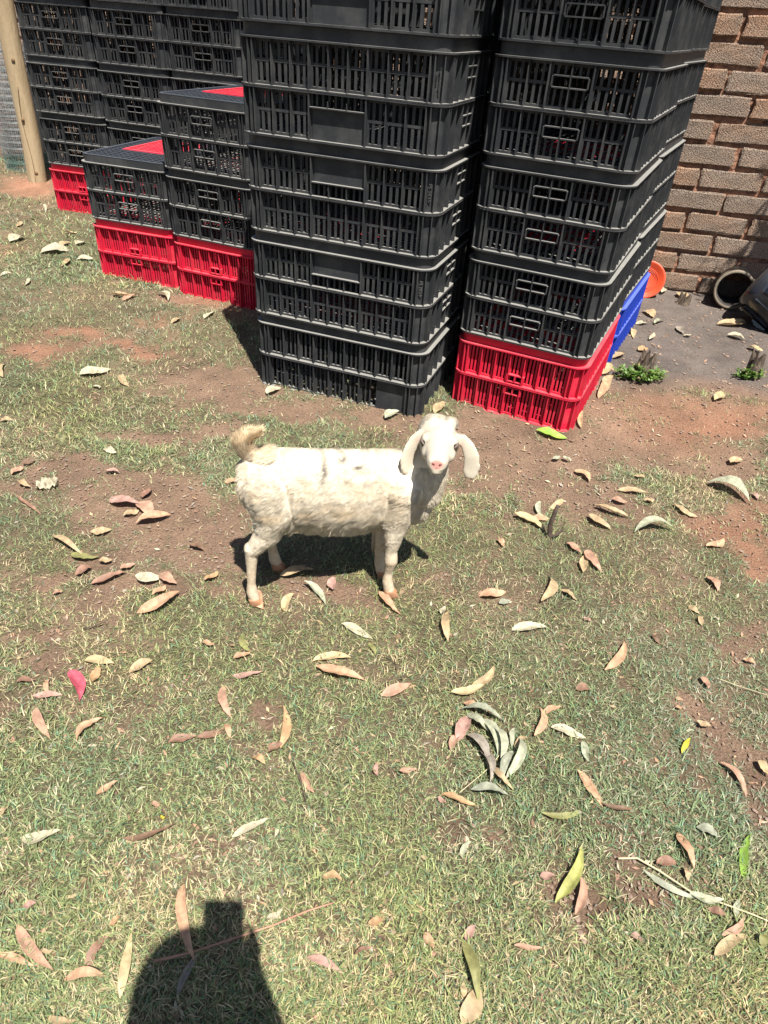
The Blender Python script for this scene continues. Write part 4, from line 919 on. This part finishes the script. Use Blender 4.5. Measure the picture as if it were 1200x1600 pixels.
for i, ((u, v, L, A, W_, c), dsc) in enumerate(zip(rows, desc)):
    a = math.radians(A); du, dv = math.cos(a) * L / 2, -math.sin(a) * L / 2
    p1, p2 = gp(u - du, v - dv, .01), gp(u + du, v + dv, .01); ctr = gp(u, v, .010); Lw = (p2 - p1).length * (1.12 if L > 34 else .98)
    q1, q2 = gp(u + math.sin(a) * W_ / 2, v + math.cos(a) * W_ / 2, .01), gp(u - math.sin(a) * W_ / 2, v - math.cos(a) * W_ / 2, .01)
    dirv = (p2 - p1).normalized(); Ww = abs((q2 - q1).cross(dirv).z) * 1.15
    Ww = min(Ww, Lw * .55); r = random.Random(i * 7 + 1)
    heap = 700 < u < 830 and 1095 < v < 1250
    me = leaf_mesh(Lw, Ww, r.uniform(-.32, .32), .22 if heap else r.choice([.02, .05, .08, .01] if L < 44 else [.04, .08, .15, .02]) * r.uniform(.6, 1.4), r.uniform(-.9, .9), LM[c], i)
    o = obj('fallen_leaf', me, None, (ctr.x, ctr.y, gz(ctr.x, ctr.y) + .006 + .004 * r.random()), math.atan2(dirv.y, dirv.x))
    o.rotation_euler = (r.uniform(-.22, .22), r.uniform(-.10, .10), math.atan2(dirv.y, dirv.x))
    tag(o, dsc[0], 'leaf', 'fallen leaves on the ground')
# crumpled pale leaf
p = gp(74, 760, .01); m = MB()
for j in range(9):
    for i in range(13):
        s_, t = i / 12 - .5, j / 8 - .5
        m.v.append((s_ * .070 + .004 * math.sin(j * 2.1), t * .045 + .005 * math.sin(i * 1.7), .018 + .022 * math.cos(s_ * 5) * math.cos(t * 4) + .005 * math.sin(i * 2.3 + j * 1.9)))
for j in range(8):
    for i in range(12): a = j * 13 + i; m.f.append((a, a + 1, a + 14, a + 13))
o = m.build('crumpled_leaf', LM['cream'], None, True); o.location = (p.x, p.y, gz(p.x, p.y)); o.rotation_euler = (0, 0, .5); tag(o, 'crumpled pale leaf with a wrinkled surface on bare soil at the left', 'leaf')
# tiny litter: crumbs of dry leaf and stalk
n = 11000; x, y = scatter(n, .35, 7.5, .3); z = height(x, y) + .004; az = rng.random(n) * 6.28; L = .003 + .008 * rng.random(n) ** 2.0 * (1 + y * .12); W = L * (.15 + .3 * rng.random(n))
dx, dy = np.cos(az), np.sin(az); D = np.stack([dx, dy, rng.normal(0, .25, n)], -1) * L[:, None]; S = np.stack([-dy, dx, rng.normal(0, .3, n)], -1) * W[:, None]; P = np.stack([x, y, z], -1)
V = np.stack([P - D, P - S, P + D, P + S], 1).reshape(-1, 3); T = np.arange(n * 4).reshape(-1, 4)
pal = np.array([LC[k] for k in ('tan', 'pinktan', 'pinkbrown', 'cream', 'brown', 'greytan', 'peach')]); col = np.repeat(pal[rng.integers(0, 7, n)] * (.35 + .35 * rng.random(n))[:, None], 4, 0)
o = obj('leaf_litter', np_mesh('leaf_litter', V, T, mat_attr('leaf_crumbs', 'tint', .8), col)); tag(o, 'crumbs of dry leaf and stalk strewn over grass and soil', 'leaf litter', kind='stuff')
# small stones and clods
n = 16000; x, y = scatter(n, .4, 5.2, .2); g_, _, hd_, ba_, *_r = maps(x, y); kp = ((g_ < .35) & (rng.random(n) < .9)) | (rng.random(n) < .05); x, y, hd_ = x[kp], y[kp], hd_[kp]; m = MB(); ico = [(0, 0, 1), (.9, 0, .2), (.28, .85, .3), (-.72, .53, .2), (-.72, -.53, .25), (.28, -.85, .2), (0, 0, -.6)]
for a, b_ in zip(x, y):
    s_ = (.0014 + .0055 * random.random() ** 2.2) * (1.5 if b_ > 2.9 and a > .5 else 1) * (1 + b_ * .1); rz = random.uniform(0, 6); zz = gz(a, b_)
    m.add([(a + s_ * (px * math.cos(rz) - py * math.sin(rz)), b_ + s_ * 1.2 * (px * math.sin(rz) + py * math.cos(rz)), zz + .0015 + s_ * .6 * pz) for px, py, pz in ico], [(0, i, i % 5 + 1) for i in range(1, 6)])
o = m.build('pebbles', mat('pebble_grey_brown', (.13, .085, .06), .9, (.20, .145, .11), 8)); tag(o, 'small clods and pebbles scattered on the bare soil', 'pebbles', kind='stuff')

# twigs and stalks
M_TWIG = mat('grey_brown_twig', (.035, .022, .016), .85, (.09, .06, .045), 40, .001, 150); M_STALK = mat('reddish_dry_stalk', (.24, .12, .08), .7, (.30, .17, .11), 30); M_STRAW = mat('straw_stalk', (.36, .31, .19), .7)
def stalk(name, px, rad, mt, label, cat, lift=.012, zs=None):
    P = []
    for i, (u, v) in enumerate(px):
        z = zs[i] if zs else lift; q = gp(u, v, z); P.append((q.x, q.y, z + (gz(q.x, q.y) if not zs else 0)))
    Q = []
    for i in range(len(P) - 1):
        for s_ in range(4): t = s_ / 4; Q.append(tuple(np.array(P[i]) * (1 - t) + np.array(P[i + 1]) * t))
    Q.append(P[-1]); R = list(np.linspace(rad[0], rad[1], len(Q))); m = MB(); m.tube(Q, R, 8); o = m.build(name, mt, None, True); tag(o, label, cat); return o
root = empty('twig', tuple(gp(858, 845))); tag(root, 'forked dark brown twig sticking up from the bare soil right of the goat', 'twig')
def seg(name, pts, rad):
    m = MB(); m.tube([Vector(p) for p in pts], rad, 8); m.build(name, M_TWIG, root, True)
seg('stem', [(-.004, 0, -.01), (.0, .01, .02), (-.006, .015, .055), (.000, .02, .105), (.004, .022, .135)], [.010, .0095, .008, .0075, .0055]); seg('fork', [(0, .008, .012), (.022, .005, .022), (.042, .01, .05)], [.006, .0045, .003]); seg('root', [(-.004, 0, .004), (.018, -.016, .004), (.03, -.02, .002)], [.006, .004, .002])
stalk('leaf_stalk', [(240, 1503), (300, 1488), (360, 1468), (430, 1444), (480, 1424), (522, 1409)], (.0028, .0016), M_STALK, "long reddish stalk lying across the photographer's shadow", 'stalk')
stalk('leaf_stalk', [(965, 1343), (995, 1342), (1030, 1362), (1080, 1395), (1130, 1412), (1175, 1430), (1200, 1440)], (.0022, .0016), M_STRAW, 'long pale curving stalk under the grey-green leaves at lower right', 'stalk')
stalk('leaf_stalk', [(1113, 1056), (1150, 1070), (1200, 1087)], (.0012, .0008), M_STRAW, 'thin straight straw at the right edge above the yellow leaf', 'stalk')
stalk('leaf_stalk', [(458, 1190), (470, 1220), (480, 1262)], (.0016, .0008), M_TWIG, 'thin dark stalk beside a pinkish leaf in the middle lawn', 'stalk')
stalk('leaf_stalk', [(718, 1238), (745, 1215), (767, 1196), (795, 1160)], (.001, .0012), M_STRAW, 'thin pale stalk running into the heap of curled green leaves', 'stalk')
stalk('leaf_stalk', [(607, 1065), (620, 1050), (618, 1035), (600, 1022)], (.0014, .0008), M_TWIG, 'thin bent dark stalk behind a pinkish tan leaf in mid lawn', 'stalk')
stalk('leaf_stalk', [(130, 983), (150, 978), (165, 972)], (.002, .001), M_TWIG, 'short dark twig on the left lawn', 'stalk')

# ---------------------------------------------------------------- photographer (only the shadow falls in view) and phone
ph = empty('phone', (0, 0, CAMH)); tag(ph, 'dark phone held upright by the photographer, seen here as the square top of the shadow', 'phone')
Mc = Matrix(((RT.x, UP.x, -FWD.x), (RT.y, UP.y, -FWD.y), (RT.z, UP.z, -FWD.z)))
m = MB(); m.box(-.039, .039, -.142, .018, .004, .012, lambda x, y, z: tuple(Mc @ Vector((x, y, z)))); m.build('case', M_GLB, ph)
m = MB(); m.box(-.036, .036, -.139, .015, .0125, .0135, lambda x, y, z: tuple(Mc @ Vector((x, y, z)))); m.build('screen', mat('dark_screen_glass', (.01, .012, .015), .08), ph)
per = empty('person', (0, -.34, 0)); tag(per, 'person in a headscarf holding up a phone, casting the shadow at the bottom edge', 'person')
M_SKIN = mat('brown_skin', (.30, .17, .11), .55, (.34, .20, .13), 20); M_CLO = mat('navy_cotton', (.05, .06, .10), .9, (.07, .08, .12), 30); M_SCARF = mat('dark_scarf', (.08, .06, .06), .9, (.12, .09, .08), 30)
m = MB(); hx, hy = .0, .14
ellipsoid(m, (hx, hy, 1.555), (.072, .095, .115)); limb(m, [(hx, hy - .03, 1.40, .052), (hx, hy - .01, 1.50, .055)]); ellipsoid(m, (hx, hy + .095, 1.545), (.012, .018, .02)); loft(m, [((hx, -.0, z), (1, 0, 0), (0, 1, 0), a, b_) for z, a, b_ in ((1.36, .10, .07), (1.30, .17, .10), (1.18, .17, .115), (1.0, .145, .11), (.88, .165, .12), (.80, .14, .11))], 20)
for s in (-1, 1):
    limb(m, [(s * .16, 0, 1.31, .055), (s * .17, .06, 1.10, .046), (s * .14, .16, 1.03, .042)]); limb(m, [(s * .14, .16, 1.03, .040), (s * .07, .26, 1.16, .030), (s * .045, .300, 1.25, .022)]); ellipsoid(m, (s * .046, .318, 1.285), (.020, .022, .034))
    for k in range(4): limb(m, [(s * .044, .318, 1.262 + .015 * k, .009), (s * .046, .340, 1.264 + .015 * k, .008), (s * .036, .352, 1.266 + .015 * k, .007)], 8)
    limb(m, [(s * .040, .30, 1.27, .011), (s * .028, .300, 1.295, .010), (s * .016, .305, 1.31, .009)], 8)
    limb(m, [(s * .085, 0, .86, .085), (s * .09, .01, .48, .058), (s * .09, -.01, .09, .040)]); limb(m, [(s * .09, -.03, .045, .04), (s * .10, .14, .035, .035)])
obj('body', remeshed('body', m, .011, 4, M_SKIN), per)
m = MB(); loft(m, [((hx, -.0, z), (1, 0, 0), (0, 1, 0), a, b_) for z, a, b_ in ((1.37, .10, .08), (1.31, .185, .115), (1.18, .185, .13), (1.0, .16, .125), (.88, .18, .135), (.5, .24, .2), (.3, .27, .23))], 24)
for s in (-1, 1): limb(m, [(s * .16, 0, 1.31, .066), (s * .17, .06, 1.10, .058), (s * .14, .16, 1.04, .054)])
obj('dress', remeshed('dress', m, .014, 4, M_CLO), per)
m = MB(); ellipsoid(m, (.012, hy - .05, 1.34), (.150, .13, .20)); ellipsoid(m, (hx, hy - .025, 1.575), (.100, .115, .135)); limb(m, [(hx, hy - .05, 1.52, .108), (hx, hy - .09, 1.40, .125), (hx, -.01, 1.33, .13)], 16); obj('headscarf', remeshed('headscarf', m, .014, 4, M_SCARF), per)

# branch outside the frame at the right whose shadow falls on the wall
br = empty('leaning_branch', (3.25, 3.50, 0)); tag(br, 'leafy branch leaning by the wall outside the right edge, shading the wall', 'branch')
m = MB(); m.tube([(0, 0, -.05), (-.08, .06, .6), (-.16, .12, 1.1), (-.34, .20, 1.7), (-.60, .26, 2.15)], [.045, .04, .035, .028, .012], 10); m.build('limb', M_BARK, br, True)
m = MB(); m.tube([(-.34, .20, 1.7), (-.42, .22, 2.3), (-.44, .23, 2.85)], [.027, .020, .010], 8); m.build('fork', M_BARK, br, True)
lf = MB(); r = random.Random(4)
for c_, n_, sp_ in (((-.64, .25, 2.08), 260, .09), ((-.53, .23, 2.38), 260, .08), ((-.42, .22, 2.72), 300, .10), ((-.40, .2, 2.05), 260, .12)):
    for i in range(n_):
        p = Vector(c_) + Vector((r.gauss(0, sp_), r.gauss(0, sp_), r.gauss(0, sp_ * .8))); dv = Vector((r.uniform(-1, 1), r.uniform(-1, 1), r.uniform(-1.2, .1))).normalized(); sv = dv.cross(Vector((r.uniform(-1, 1), r.uniform(-1, 1), r.uniform(-1, 1)))).normalized() * .011
        lf.add([p, p + dv * .05 + sv, p + dv * .12, p + dv * .05 - sv], [(0, 1, 2, 3)])
lf.build('foliage', LM['greygreen'], br)
